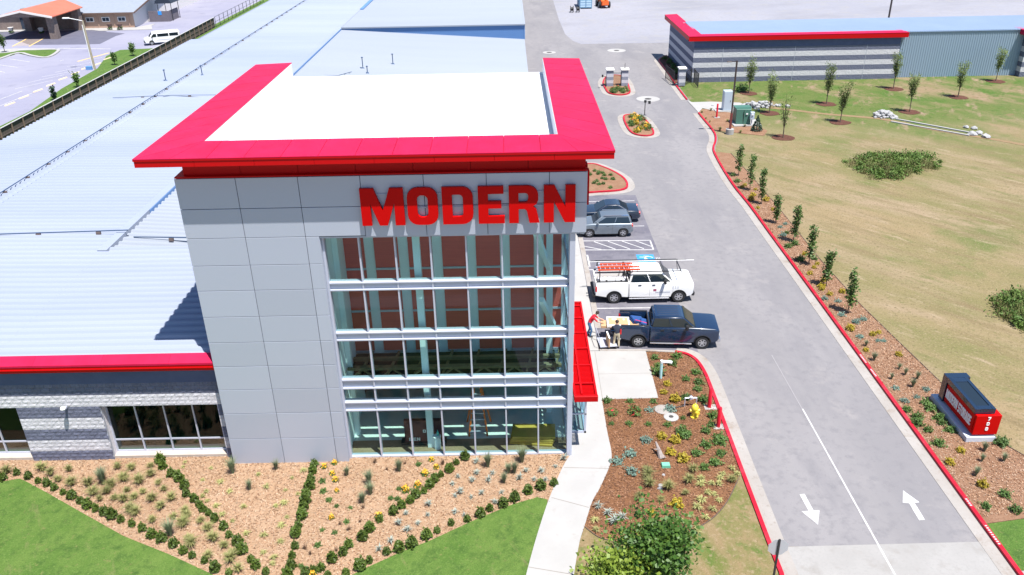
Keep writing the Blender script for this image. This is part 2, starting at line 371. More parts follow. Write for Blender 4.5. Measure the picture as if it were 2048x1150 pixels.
# expansion joints in the path: real grooves are hairlines, laid as thin dark strips
M_joint = mk('joint_filler', (.20,.18,.16), .9)
def strip(name, a, b, w_, z, mat, parent=None):
    a = Vector(a); b = Vector(b); d = (b-a).normalized(); nn = Vector((-d.y, d.x))*w_/2
    mb = MB().add([(*(a+nn),z),(*(a-nn),z),(*(b-nn),z),(*(b+nn),z)], [(0,1,2,3)])
    return struct(name, mb, mat, parent=parent)
for a, b in (((1103,995),(1178,1015)), ((1057,1134),(1147,1149)), ((1128,935),(1218,937)), ((1098,1003),(1100,1003))):
    strip('expansion_joint', G2(*a,.1), G2(*b,.1), .03, .104, M_joint, walk)
for y_ in (38.7,): strip('expansion_joint', (4.6,y_), (7.5,y_), .02, .104, M_joint, walk)
strip('expansion_joint', (4.56,36.3), (4.62,41.1), .025, .104, M_joint, walk)
struct('pavement', MB().poly([(2.62,41.2),(4.86,41.2),(4.92,58),(4.3,66.8),(2.62,67)], -.02, .11), M_conc)

# front bed and lawns
bedtop = [(-60,32.1),(-60,31.95),(-13.5,31.95),(2.55,31.95),(2.6,31.9)]
el = [G2(*p) for p in ((0,967),(40,960),(50,964),(100,991),(175,1034),(250,1076),(340,1112),(426,1152))]
er = [G2(*p) for p in ((700,1155),(730,1140),(800,1108),(863,1083),(938,1048),(1024,1012),(1075,997),(1095,1002))]
elx = [(-40, el[0][1]-.3)]+el+[(-10.2,20.5),(-8.6,16.9)]
erx = [(-6.2,16.9),(-6.6,20.5)]+er
bed = [(-40,33.1),(2.6,33.1),(2.62,32.0)]+wlS[1:13]+[G2(1097,1004)]+er[::-1][1:]+[(-6.6,20.5),(-6.2,16.9),(-8.6,16.9),(-10.2,20.5)]+el[::-1]+[(-40,el[0][1]-.3)]
struct('front_mulch_bed', MB().poly(bed, -.02, .07), M_mulch)
struct('left_lawn', MB().poly(elx+[(-8.6,16.9),(-40,16.9)], -.02, .09), M_lawn)
struct('right_lawn', MB().poly(erx+[G2(1094,1012)]+[p for p in wlS if 17 < p[1] < 28.6]+[(-.6,16.9),(-6.2,16.9)], -.02, .09), M_lawn)
# bed by the entrance and rough grass below it
arc = [G2(*p) for p in ((1169,1057),(1195,1077),(1225,1086),(1262,1096),(1300,1100),(1335,1092),(1372,1073),(1400,1057),(1430,1036),(1455,1006),(1472,972),(1484,945))]
arcS = smooth_path(arc, 3)
kerbin = [(p[0]-.05,p[1]) for p in LKS if p[1] > 30.6]
struct('entrance_mulch_bed', MB().poly([p for p in wrS if p[1] > 26.4]+arcS+kerbin+[(7.56,41.0),(7.5,36.3),(4.54,36.25)], -.02, .075), M_mulch2)
struct('rough_lawn', MB().poly(arcS[::-1]+[p for p in wrS if 17 < p[1] < 26.3]+[(1.6,16.9),(9.0,16.9),(9.2,18)]+[(p[0]-.05,p[1]) for p in LKS if 18.5 < p[1] < 30.6], -.02, .07), M_rough)
# bed beside the drive, on the right
edge = [G2(*p) for p in ((2048,950),(1990,880),(1885,770),(1800,688),(1722,612),(1640,520),(1560,420),(1500,350),(1462,308))]
edge = [(24.2,27.3),(24.4,30)]+edge[1:]
struct('drive_mulch_bed', MB().poly([(19.7,26.6)]+[(p[0]+.1,p[1]) for p in RKS if 27 < p[1] < 79]+edge[::-1], -.02, .06), M_mulch4)
M_edge = mk('steel_edging', (.10,.075,.06), .7)
struct('bed_edging', ribbon(edge, 0, .03, 0, .10), M_edge)
struct('bed_edging', ribbon(arcS, 0, .03, 0, .115), M_edge)
struct('verge_lawn', MB().poly([(19.75,24),(19.75,26.6),(24.2,27.3),(26,27),(26,24)], None, .03), M_lawn)
# slope of mixed green grass beneath the striped storage building
struct('utility_mulch_bed', MB().poly([G2(*p) for p in ((1397,227),(1403,219),(1440,217),(1470,222),(1500,245),(1535,262),(1528,272),(1490,268),(1440,262),(1424,259),(1411,243))], None, .03), M_mulch4)
struct('concrete_pad', MB().poly([G2(*p) for p in ((1374,201),(1384,205),(1420,204),(1480,206),(1500,215),(1470,226),(1437,224),(1405,217),(1397,226),(1390,218))], None, .05), M_conc)
st = smooth_path([G2(*p) for p in ((1530,214),(1590,221),(1650,228),(1745,236),(1790,243),(1860,258),(1945,272),(2000,281),(2060,292))], 4)
struct('ditch', ribbon(st, -.35, .35, 0, .02), M_dirt)
fl = [G2(*p) for p in ((1792,239),(1950,268))]; fl2 = [G2(*p) for p in ((1782,244),(1938,272))]
struct('flume_edge', ribbon(fl, -.12, .12, 0, .12), M_conc); struct('flume_edge', ribbon(fl2, -.12, .12, 0, .12), M_conc)

# kerbs with gutters
def kerb(name, path, side, closed=False, red=True, gw=.55):
    k = ribbon(path, -.09, .09, 0, .15, closed); o = struct(name, k, M_redkerb if red else M_gutter)
    s_ = 1 if side > 0 else -1
    struct('gutter', ribbon(path, s_*(.09+gw), s_*.088, 0, .022, closed), M_gutter)
    return o
kerb('kerb', RKS, 1, gw=.58); kerb('kerb', RK2, 1, gw=.6)
kerb('kerb', RKX, 1, gw=.6)
kerb('kerb', LKS[:1]+LKS[1:], -1, gw=.6)
struct('kerb', ribbon([LKS[-1], (7.5,41.15), (4.9,41.25)], -.09, .09, 0, .12), M_gutter)
struct('gutter', ribbon([(4.92,44.0),(4.97,58),(4.5,66.8)], -.35, -.0, 0, .02), M_gutter)
# worn stencil marks on the red kerb
for (x, y0_, n_) in ((19.62,39.3,7),(19.62,37.9,6),(19.62,25.3,9),(19.62,27.6,4)):
    mb = MB()
    for i in range(n_): mb.box(x-.05, y0_+i*.13, .15, x+.04, y0_+i*.13+.07, .154)
    struct('kerb_stencil', mb, M_paint)
# islands
def island(loop, mulch):
    lp = smooth_path(loop, 5, True)
    a = sum(lp[i][0]*lp[(i+1)%len(lp)][1]-lp[(i+1)%len(lp)][0]*lp[i][1] for i in range(len(lp)))
    if a < 0: lp = lp[::-1]
    struct('kerb', ribbon(lp, -.02, .16, 0, .15, True), M_redkerb)
    struct('gutter', ribbon(lp, -.62, -.018, 0, .024, True), M_gutter)
    struct('island_mulch_bed', MB().poly([tuple(p) for p in lp], None, .11), mulch)
island([(12.75,92.3),(12.55,88),(12.9,85.3),(14.1,84.4),(15.1,85.2),(15.2,88.3),(14.9,91.6),(13.9,93)], M_mulch4)
island([(12.2,109.5),(12.1,106),(12.35,103.2),(13.6,102.2),(14.9,103.1),(15.3,106),(15.4,110.5),(14.9,113.2),(13.2,113.0)], M_mulch4)
isl3 = [(3.0,74.5),(7.2,75.6),(8.6,74.6),(9.9,72.2),(10.3,70.0),(9.8,68.3),(7.5,67.75),(3.0,67.8)]
lp = isl3[::-1]
a_ = sum(lp[i][0]*lp[(i+1)%len(lp)][1]-lp[(i+1)%len(lp)][0]*lp[i][1] for i in range(len(lp)))
lp = smooth_path(lp if a_ > 0 else lp[::-1], 4, True)
struct('kerb', ribbon(lp, -.02, .16, 0, .15, True), M_redkerb)
struct('gutter', ribbon(lp, -.6, -.018, 0, .024, True), M_gutter)
struct('island_mulch_bed', MB().poly(lp, None, .11), M_mulch4)
struct('shade_bed', MB().poly(RKX+[(23.6,126),(23.6,110)], None, .1), M_mulch3)
# concrete collars round the manholes
M_iron = mk('cast_iron', (.10,.09,.085), .6, metal=.6)
for (cx, cy, r_, lab) in ((16.78,100.3,1.42,'round concrete manhole collar in the drive near the keypad island'), (16.6,131,1.42,'round concrete manhole collar in the court before the gravel yard'), (6.13,130.5,1.02,'small round drain collar with dark grate beside the white-roofed building')):
    t_ = thing('manhole', lab, 'manhole', (cx, cy, 0))
    obj('collar', MB().lathe([(r_,.0),(r_,.016),(.42,.018)], (cx,cy,0), 28), M_conc, t_)
    obj('cover', MB().lathe([(.42,.018),(.40,.022),(0,.022)], (cx,cy,0), 20), M_iron, t_)

# painted markings, parts of the road
def mark(name, pts, parent=ROAD, z=.0125, mat=M_paint): return struct(name, MB().poly(pts, None, z), mat, parent=parent)
def line(x0, y0, x1, y1, w_=.10, z=.0125, name='lane_line'): return strip(name, (x0,y0), (x1,y1), w_, z, M_paint, ROAD)
c0 = G2(1605,818); c1 = G2(1790,1150); line(*c0, *c1, .08, name='centre_line')
strip('centre_line', c1, (c1[0]+.02,20), .08, .017, M_paint, ROAD)
strip('worn_centre_line', (c0[0]-.02,c0[1]), (c0[0]-.06,40.5), .05, .0118, mk('worn_paint', (.25,.24,.25), .8), ROAD)
for pts in (((1599,989),(1609,988),(1627,1021),(1639,1021),(1636,1050),(1603,1023),(1617,1022)), ((1806,981),(1839,1005),(1829,1006),(1850,1040),(1838,1041),(1818,1007),(1805,1006))):
    mark('lane_arrow', [G2(*p) for p in pts])
for y_ in (65.65, 62.86, 60.09): line(5.0, y_, 10.32, y_, .10, .0135, 'parking_line')
line(4.99,46.55,10.4,46.47,.11,.0135,'parking_line'); line(4.97,52.29,10.4,52.25,.11,.0135,'parking_line'); line(5.0,49.45,6.0,49.45,.11,.0135,'parking_line')
for a, b in (((5.02,57.36),(10.36,57.25)), ((5.0,55.7),(10.3,55.5)), ((10.33,57.25),(10.31,55.5))): line(*a, *b, .12, .0135, 'hatch_line')
for i in range(5):
    x = 5.05+i*1.05; line(x+.0, 57.2 if i else 56.5, min(x+1.45,10.25), 55.72 if i < 4 else 56.1, .10, .0137, 'hatch_line')
M_blue = mk('blue_paint', (.03,.22,.60), .6, var=(.05,.28,.66), scale=2)
mark('access_panel', [(8.9,54.7),(10.15,54.68),(10.15,53.2),(8.9,53.25)], z=.0128, mat=M_blue)
ring = []
for i in range(15):
    t_ = R(20+i*20); ring.append((9.75+.30*math.cos(t_), 53.98+.36*math.sin(t_)))
struct('access_symbol', ribbon(ring, -.05, .05, .0125, .0165), M_paint, parent=ROAD)
for a, b in (((9.1,54.25),(9.45,54.22)), ((9.45,54.22),(9.62,53.9)), ((9.62,53.9),(9.3,53.75)), ((9.42,54.4),(9.8,54.38))): strip('access_symbol', a, b, .10, .0166, M_paint, ROAD)
for i in range(3): strip('stall_mark', (10.28+i*.12,54.15), (10.28+i*.12,53.6), .05, .0135, M_paint, ROAD)
ws = thing('wheel_stop', 'white concrete wheel stop at the head of the accessible stall', 'wheel stop', (5.35,53.6,0))
obj('block', MB().hexa([(5.25,52.75,.008),(5.45,52.75,.008),(5.45,54.6,.008),(5.25,54.6,.008)], [(5.29,52.8,.13),(5.41,52.8,.13),(5.41,54.55,.13),(5.29,54.55,.13)]), M_paint, ws)
# ------------------------------------------------------------------ lettering
def rr(x0, y0, x1, y1, r, n=5, corners=(1,1,1,1)):
    out = []
    for (cx, cy, a0), use, (sx, sy) in zip(((x1-r,y1-r,0),(x0+r,y1-r,90),(x0+r,y0+r,180),(x1-r,y0+r,270)), corners, ((x1,y1),(x0,y1),(x0,y0),(x1,y0))):
        if use: out += [(cx+r*math.cos(R(a0+90*i/n)), cy+r*math.sin(R(a0+90*i/n))) for i in range(n+1)]
        else: out.append((sx, sy))
    return out
GL = {
 'M': (1.08, [[(0,0),(0,1),(.34,1),(.54,.40),(.74,1),(1.08,1),(1.08,0),(.84,0),(.84,.60),(.64,0),(.44,0),(.24,.60),(.24,0)]]),
 'N': (.79, [[(0,0),(0,1),(.26,1),(.54,.42),(.54,1),(.79,1),(.79,0),(.53,0),(.25,.58),(.25,0)]]),
 'E': (.66, [[(0,0),(0,1),(.64,1),(.64,.80),(.25,.80),(.25,.60),(.58,.60),(.58,.41),(.25,.41),(.25,.2),(.66,.2),(.66,0)]]),
 'O': (.77, [rr(0,0,.77,1,.27), rr(.25,.2,.52,.8,.12)]),
 'D': (.77, [rr(0,0,.77,1,.27,5,(1,0,0,1)), rr(.25,.2,.52,.8,.10,5,(1,0,0,1))]),
 'R': (.79, [[(0,0),(0,1)]+[(.48+.28*math.sin(R(a)), .74+.26*math.cos(R(a))) for a in range(0,100,18)]+[(.76,.62),(.72,.52),(.62,.45),(.71,.36),(.79,0),(.53,0),(.46,.34),(.40,.38),(.25,.38),(.25,0)], rr(.25,.56,.50,.81,.08,4,(1,0,0,1))]),
 'S': (.70, [[(0,0),(.70,0),(.70,.58),(.25,.58),(.25,.8),(.70,.8),(.70,1),(0,1),(0,.40),(.45,.40),(.45,.2),(0,.2)]]),
 'T': (.68, [[(.22,0),(.22,.8),(0,.8),(0,1),(.68,1),(.68,.8),(.46,.8),(.46,0)]]),
 'A': (.76, [[(0,0),(.24,1),(.52,1),(.76,0),(.52,0),(.47,.2),(.29,.2),(.24,0)], [(.33,.38),(.43,.38),(.38,.72)]]),
 'G': (.72, [[(0,0),(.72,0),(.72,.55),(.4,.55),(.4,.38),(.48,.38),(.48,.2),(.25,.2),(.25,.8),(.47,.8),(.47,.68),(.72,.68),(.72,1),(0,1)]]),
 'B': (.74, [rr(0,0,.74,1,.2,4,(1,0,0,1)), rr(.25,.58,.5,.82,.06,3), rr(.25,.18,.5,.42,.06,3)]),
 '7': (.70, [[(.15,0),(.42,0),(.70,.8),(.70,1),(0,1),(0,.8),(.44,.8)]]),
 '0': (.70, [rr(0,0,.70,1,.25), rr(.24,.2,.46,.8,.1)]),
 '8': (.70, [rr(0,0,.70,1,.25), rr(.24,.58,.46,.82,.08,3), rr(.24,.18,.46,.42,.08,3)]),
}
def glyph(ch, w_, h_, d_):
    """letter in local x (right) / z (up), thickness along -y from 0"""
    gw, cs = GL[ch]; sx = w_/gw
    loops = [[Vector((x*sx, y*h_, 0)) for x, y in c] for c in cs]
    tri = tessellate_polygon(loops); flat = [v for c in loops for v in c]; n = len(flat)
    mb = MB(); vs = [(v.x, -d_, v.y) for v in flat]+[(v.x, 0, v.y) for v in flat]; fs = []
    for t in tri:
        A, B, C = [flat[i] for i in t]; cr = (B.x-A.x)*(C.y-A.y)-(B.y-A.y)*(C.x-A.x)
        q = tuple(t) if cr > 0 else tuple(t[::-1]); fs += [q, tuple(i+n for i in q[::-1])]
    o = 0
    for k, c in enumerate(loops):
        ar = sum(c[i].x*c[(i+1)%len(c)].y-c[(i+1)%len(c)].x*c[i].y for i in range(len(c)))
        pos = (ar > 0) == (k == 0)
        for i in range(len(c)):
            a, b = o+i, o+(i+1) % len(c)
            fs.append((b, a, n+a, n+b) if pos else (a, b, n+b, n+a))
        o += len(c)
    return mb.add(vs, fs)

# ------------------------------------------------------------------ building materials
M_acm = mk('silver_panel', (.405,.442,.525), .42, metal=.2, objrand=.045)
M_acmb = mk('panel_joint', (.10,.12,.16), .7)
M_redtop = mk('red_sheet_sky_tint', (.52,.010,.062), .55, var=(.44,.006,.046), scale=.9, objrand=.06, spec=.2)  # fascia red made pinker: sky reflection put into the sheet colour
M_red = mk('red_fascia', (.46,.001,.003), .45, spec=.2)
M_redsign = mk('sign_red', (.48,.001,.001), .5, spec=.12)
M_memb = mk('white_membrane', (.62,.62,.63), .7, var=(.56,.56,.575), scale=.25)
M_alum = mk('aluminium_frame', (.50,.53,.63), .38, metal=.3)
M_galv = mk('galvalume_roof', (.25,.288,.378), .5, spec=.3, var=(.30,.335,.412), scale=.12, stretch=(.15,1.2,1))
M_galv2 = mk('pale_metal_roof', (.262,.292,.345), .6, spec=.2, var=(.285,.315,.365), scale=.1, stretch=(.15,1.2,1))
M_step = mk('roof_step_flashing', (.11,.22,.44), .5, spec=.3)
M_dkblk = mk('dark_split_block', (.11,.12,.18), .9, var=(.155,.165,.23), scale=9, bump=.5, bscale=22, objrand=.10)
M_ltblk = mk('pale_split_block', (.60,.585,.615), .9, var=(.50,.49,.53), scale=9, bump=.5, bscale=22, objrand=.07)
M_mortar = mk('mortar', (.33,.35,.40), .95)
M_smooth = mk('grey_smooth_band', (.05,.072,.165), .6, var=(.065,.09,.19), scale=1.5)
M_glass = mk_glass('curtain_wall_glass', (.82,.935,.915), .0, 0.0, (.5,.52,.55))
M_glassd = mk_glass('dark_window_glass', (.30,.44,.41), .01, 0.0, (.45,.47,.47))
M_glassc = mk_glass('clear_glass', (.80,.93,.95), .0)
M_teal = mk('interior_white_wall', (.86,.90,.92), .8)
M_maroon = mk('rollup_door', (.78,.125,.09), .6, var=(.66,.10,.08), scale=3, stretch=(.2,.2,8))
M_floor = mk('interior_floor', (.72,.73,.70), .4, var=(.66,.67,.64), scale=.8)
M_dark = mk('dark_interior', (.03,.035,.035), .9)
M_steelg = mk('primed_steel', (.30,.32,.27), .6)
M_wood = mk('timber', (.22,.18,.10), .8, var=(.16,.13,.07), scale=5)

# ------------------------------------------------------------------ the tower
TX0, TX1, TY = -13.5, 3.03, 31.49
T = thing('office_tower', 'four-storey silver panelled tower with red projecting roof and large glazed front', 'building', (-5,40,0))
GX0, GX1 = -8.0, 2.6
core = MB()
core.box(TX0+.06, TY+.06, 0, GX0-.06, TY+.30, 14.28)            # behind the panels, left
core.box(GX0-.06, TY+.06, 11.60, TX1-.06, TY+.30, 14.28)        # behind the sign band
core.box(TX0+.06, TY+.30, 0, TX0+.3, 48, 14.28)
core.box(TX0+.3, 47.7, 0, TX1-.1, 48, 14.58)
core.box(2.35, 41.2, 0, 2.6, 47.7, 14.28)
core.box(2.30, TY+.30, 11.60, TX1-.06, 47.7, 14.28)
core.box(GX0-.3, TY+.30, 0, GX0-.12, 36.2, 14.28)
obj('wall', core, M_acmb, T)
zs = [14.30,12.99,11.70,10.45,9.27,8.00,6.72,5.48,4.24,2.93,1.50,.02]
xs = [TX0,-11.06,-8.57,GX0]
def panel(x0, z0, x1, z1, y=TY):
    mb = MB().box(x0+.011, y, z0+.011, x1-.011, y+.045, z1-.011)
    return obj('wall_panel', mb, M_acm, T, bevel=.006, seg=1)
for i in range(3):
    for j in range(len(zs)-1):
        panel(xs[i], zs[j+1], xs[i+1] if not (j < 2 and i == 2) else -6.08, zs[j])
sx = [-6.08,-3.55,-1.03,1.50,TX1]
for i in range(4):
    for j in range(2): panel(sx[i], zs[j+1]+(-.04 if j == 1 else 0), sx[i+1], zs[j])
# the side of the sign band, and reveals beside the glazing
for y0_, y1_ in ((TY+.05,34.5),(34.5,37.5),(37.5,40.5),(40.5,43.5),(43.5,47.9)):
    for z0_, z1_ in ((11.66,12.99),(12.99,14.3)):
        obj('wall_panel', MB().box(TX1-.045,y0_+.009,z0_+.009,TX1,y1_-.009,z1_-.009), M_acm, T)
obj('soffit_panel', MB().box(GX0,TY+.05,11.60,TX1-.05,31.8,11.66), M_acm, T)
obj('reveal', MB().box(GX0-.11,TY+.046,.02,GX0,31.95,11.6), M_acm, T)
# red setback, soffit, roof sheets and fascia
EX0, EX1, EY, EZ0, EZ1, EB = -14.57, 3.97, 30.70, 15.05, 15.40, 48.25
obj('red_ledge', MB().box(TX0+.02,TY+.02,14.31,TX1-.02,48.0,14.36), M_red, T)
for i in range(7):
    a = TX0+.3+i*2.31; obj('setback_panel', MB().box(a+.006,TY+.30,14.36,a+2.30,TY+.36,EZ0), M_red, T)
for xa in (TX0+.3, TX1-.36): obj('setback_side', MB().box(xa,TY+.36,14.36,xa+.06,48,EZ0), M_red, T)
obj('soffit', MB().box(EX0+.06,EY+.06,EZ0,EX1-.06,32.7,EZ0+.05).box(EX0+.06,32.7,EZ0,-12.5,EB-.06,EZ0+.05).box(1.9,32.7,EZ0,EX1-.06,EB-.06,EZ0+.05), M_red, T)
# fascia boards
nb = 8
for i in range(nb):
    a = EX0+(EX1-EX0)*i/nb; b = EX0+(EX1-EX0)*(i+1)/nb
    obj('fascia', MB().box(a+.005,EY,EZ0,b-.005,EY+.05,EZ1-.10), M_red, T, bevel=.004, seg=1)
obj('drip_edge', MB().box(EX0-.02,EY-.025,EZ1-.10,EX1+.02,EY+.05,EZ1-.01), M_red, T)
for xx, sg in ((EX0,1),(EX1,-1)):
    for i in range(6):
        a = EY+.05+i*2.92
        obj('fascia', MB().box(xx,a+.004,EZ0,xx+sg*.05,min(a+2.915,EB),EZ1-.01), M_red, T)
# roof sheets: three strips, mitred at the front corners, rising gently inwards
IX0, IX1, IY, ZI = -12.5, 1.9, 32.76, 15.47
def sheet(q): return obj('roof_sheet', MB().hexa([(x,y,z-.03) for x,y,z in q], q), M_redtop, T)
def lerp(a, b, t): return a+(b-a)*t
n_ = 13; g_ = .009
for i in range(n_):
    t0, t1 = i/n_, (i+1)/n_
    o0, o1 = lerp(EX0-.02,EX1+.02,t0)+g_, lerp(EX0-.02,EX1+.02,t1)-g_
    i0, i1 = (max(o0, IX0) if i else IX0), (min(o1, IX1) if i < n_-1 else IX1)
    if i == 0: i0, i1 = IX0+.0, IX0+.02+max(0,o1-IX0)
    if i == n_-1: i0, i1 = min(o0,IX1)-.0, IX1
    if i == 1: i0 = max(o0, IX0+.03)
    if i0 >= i1-.005: i1 = i0+.01
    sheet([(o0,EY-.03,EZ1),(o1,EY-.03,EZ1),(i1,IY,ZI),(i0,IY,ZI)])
for side in (0, 1):
    n_ = 10
    for i in range(n_):
        t0, t1 = i/n_, (i+1)/n_
        ya, yb = lerp(EY-.03,EB,t0)+g_, lerp(EY-.03,EB,t1)-g_
        ia, ib = lerp(IY+.02,EB,t0)+g_, lerp(IY+.02,EB,t1)-g_
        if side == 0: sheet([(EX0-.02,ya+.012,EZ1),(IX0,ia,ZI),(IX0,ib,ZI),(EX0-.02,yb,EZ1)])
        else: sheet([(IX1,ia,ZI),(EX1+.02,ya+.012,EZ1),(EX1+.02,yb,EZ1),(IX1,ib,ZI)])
obj('sheet_underlay', MB().box(EX0+.05,EY+.03,EZ1-.05,EX1-.05,IY-.05,EZ1-.035).box(EX0+.05,IY-.05,EZ1-.05,IX0-.05,EB-.05,EZ1-.035).box(IX1+.05,IY-.05,EZ1-.05,EX1-.05,EB-.05,EZ1-.035), M_red, T)
obj('roof_membrane', MB().box(IX0-.02,IY-.02,14.40,IX1+.02,47.98,14.62), M_memb, T)
M_cant = mk('membrane_upstand', (.66,.68,.72), .6)
obj('parapet_face', MB().box(IX0-.03,IY-.03,14.62,IX0+.02,48.1,ZI-.035).box(IX1-.02,IY-.03,14.62,IX1+.03,48.1,ZI-.035).box(IX0+.02,IY-.04,14.62,IX1-.02,IY+.01,ZI-.035), M_cant, T)
obj('gravel_stop', MB().box(IX0-.05,47.98,14.55,IX1+.05,48.06,14.70), M_cant, T)
M_stain = mk('rust_stain', (.50,.44,.38), .8)
for x_ in (-11.8,-8.6,-5.2,-1.9,.2): obj('roof_stain', MB().poly([(x_+(.9+.3*math.sin(k*2.1+x_))*math.cos(k*.524),47.55+.16*math.sin(k*.524)) for k in range(12)], None, 14.6235), M_stain, T)

# MODERN in red letters
S_ = thing('sign_lettering', 'large red raised letters MODERN on the silver tower', 'sign', (-1.8,31.3,12.2))
for ch, a, b in zip('MODERN', (-6.12,-4.24,-2.83,-1.38,-.14,1.27), (-4.38,-3.01,-1.59,-.32,1.09,2.54)):
    mb = glyph(ch, b-a, 1.59, .14); mb.xform(Matrix.Translation((a, 31.42, 12.22)))
    o = obj('letter', mb, M_redsign, S_)
    o['label'] = 'red letter '+ch
obj('standoff', MB().box(-6.0,31.42,12.9,2.5,31.44,12.93).box(-6.0,31.42,13.5,2.5,31.44,13.53), M_acm, S_)
for k in range(28): pass
st_ = MB()
for k in range(9): st_.box(-5.7+k*1.0,31.44,12.905,-5.67+k*1.0,31.5,12.925).box(-5.7+k*1.0,31.44,13.505,-5.67+k*1.0,31.5,13.525)
obj('bracket', st_, M_acm, S_)
S2 = thing('side_sign_lettering', 'red raised letters seen edge-on round the tower corner', 'sign', (3.1,36,12.2))
for k, ch in enumerate('MODERN'):
    mb = glyph(ch, 1.3, 1.5, .14); mb.xform(Matrix.Translation((3.11, 33.0+k*1.65, 12.3)) @ Matrix.Rotation(R(90),4,'Z'))
    obj('letter', mb, M_redsign, S2)
obj('bracket', MB().box(3.03,33.2,12.9,3.11,42.8,12.95).box(3.03,33.2,13.5,3.11,42.8,13.55), M_acm, S2)

# ------------------------------------------------------------------ curtain wall
mx = [-7.94,-6.47,-4.97,-3.48,-1.98,-.48,1.02,2.36]
bands = [(11.50,11.62),(9.03,9.44),(6.54,6.97),(3.99,4.51),(2.77,3.28),(.0,.14)]
gy = 31.92
for x in mx[1:-1]: obj('mullion', MB().box(x-.035,31.76,.14,x+.035,32.06,11.5), M_alum, T, bevel=.008, seg=1)
obj('jamb', MB().box(-8.0,31.72,0,-7.90,32.08,11.6), M_alum, T, bevel=.008, seg=1)
obj('jamb', MB().box(2.36,31.62,0,2.60,31.95,11.6), M_alum, T, bevel=.01, seg=1)
for (z0, z1) in bands:
    if z1-z0 < .3:
        obj('transom', MB().box(-7.9,31.76,z0,2.36,32.06,z1), M_alum, T); continue
    obj('transom', MB().box(-7.9,31.73,z1-.075,2.36,32.10,z1), M_alum, T, bevel=.01, seg=1)
    obj('transom', MB().box(-7.9,31.73,z0,2.36,32.06,z0+.075), M_alum, T, bevel=.01, seg=1)
    for i in range(7): obj('spandrel', MB().box(mx[i]+.036,31.84,z0+.075,mx[i+1]-.036,31.90,z1-.075), M_acm, T)
for j in range(5):
    zt, zb = bands[j][0], bands[j+1][1]
    for i in range(7):
        o = obj('pane', MB().box(mx[i]+.036,gy,zb+.002,mx[i+1]-.036,gy+.012,zt-.002), M_glass, T)
# glazed right-hand side of the tower
my = [32.0]+[33.3+1.5*k for k in range(6)]
for y in my[1:]: obj('mullion', MB().box(2.42,y-.035,.14,2.66,y+.035,11.5), M_alum, T)
for (z0, z1) in bands[1:]: obj('transom', MB().box(2.42,31.96,z0,2.64,41.2,z1), M_alum, T)
for j in range(5):
    zt, zb = bands[j][0], bands[j+1][1]
    for i in range(6): obj('pane', MB().box(2.52,my[i]+.036,zb+.002,2.532,my[i+1]-.036,zt-.002), M_glassc, T)

# interior
obj('floor', MB().box(-8.1,31.9,-.02,2.4,41.2,.06), M_floor, T)
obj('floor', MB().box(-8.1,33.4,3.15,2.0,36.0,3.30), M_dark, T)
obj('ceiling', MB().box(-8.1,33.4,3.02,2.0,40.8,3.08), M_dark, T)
obj('ceiling', MB().box(-8.1,32.1,11.55,2.3,37.2,11.6), M_teal, T)
obj('inner_wall', MB().box(-8.12,32.1,0,-8.06,37,11.5), M_teal, T)
DW = 36.0
obj('inner_wall', MB().box(-8.1,DW+.05,3.3,2.4,DW+.2,11.55), M_teal, T)
obj('inner_wall', MB().box(-8.1,40.9,0,2.4,41.1,3.2), M_teal, T)
dp = 1.615; dx0 = -8.24
for row, (z0, z1) in enumerate(((10.42,12.2),(8.12,10.32),(5.82,8.02),(3.5,5.72))):
    if row == 0: continue
    for k in range(7):
        a = dx0+k*dp; b = a+1.14
        if b > 2.3: b = 2.3
        mb = MB().box(max(a,-8.1),DW-.0,z0,b,DW+.05,min(z1,11.5))
        o = obj('rollup_door', mb, M_maroon, T)
        obj('bottom_bar', MB().box(max(a,-8.1),DW-.05,z0-.10,b,DW-.004,z0), M_alum, o)
for k in range(7):
    a = dx0+k*dp; b = min(a+1.14,2.3)
    o = obj('rollup_door', MB().box(max(a,-8.1),DW,10.42,b,DW+.05,11.5), M_maroon, T)
obj('column', MB().box(-4.32,32.45,.06,-4.02,32.75,11.55), M_teal, T)
obj('column', MB().box(-8.05,33.6,.06,-7.8,33.85,11.55), M_teal, T)
obj('column', MB().box(1.55,35.2,.06,1.85,35.5,11.55), M_teal, T)
tr = MB()
for k in range(7):
    x = -8+k*1.45
    tr.bar((x,33.5,3.4),(x+.7,33.5,3.95),.08,.08).bar((x+.7,33.5,3.95),(x+1.4,33.5,3.4),.08,.08)
tr.bar((-8,33.5,3.98),(2.2,33.5,3.98),.12,.12).bar((-8,33.5,3.38),(2.2,33.5,3.38),.14,.12)
obj('truss', tr, M_wood, T)
tr = MB()
for y in (34.2,35.0): tr.bar((-8,y,3.6),(2.2,y,3.6),.2,.16)
for k in range(8): tr.bar((-7.6+k*1.35,33.5,3.45),(-7.2+k*1.35,35.9,3.45),.10,.14)
obj('joist', tr, M_wood, T)
for a, b in (((1.7,35.3,8.2),(.9,32.8,11.4)), ((1.9,35.3,5.2),(1.2,32.6,8.0))): obj('brace', MB().bar(a,b,.22,.22), M_teal, T)

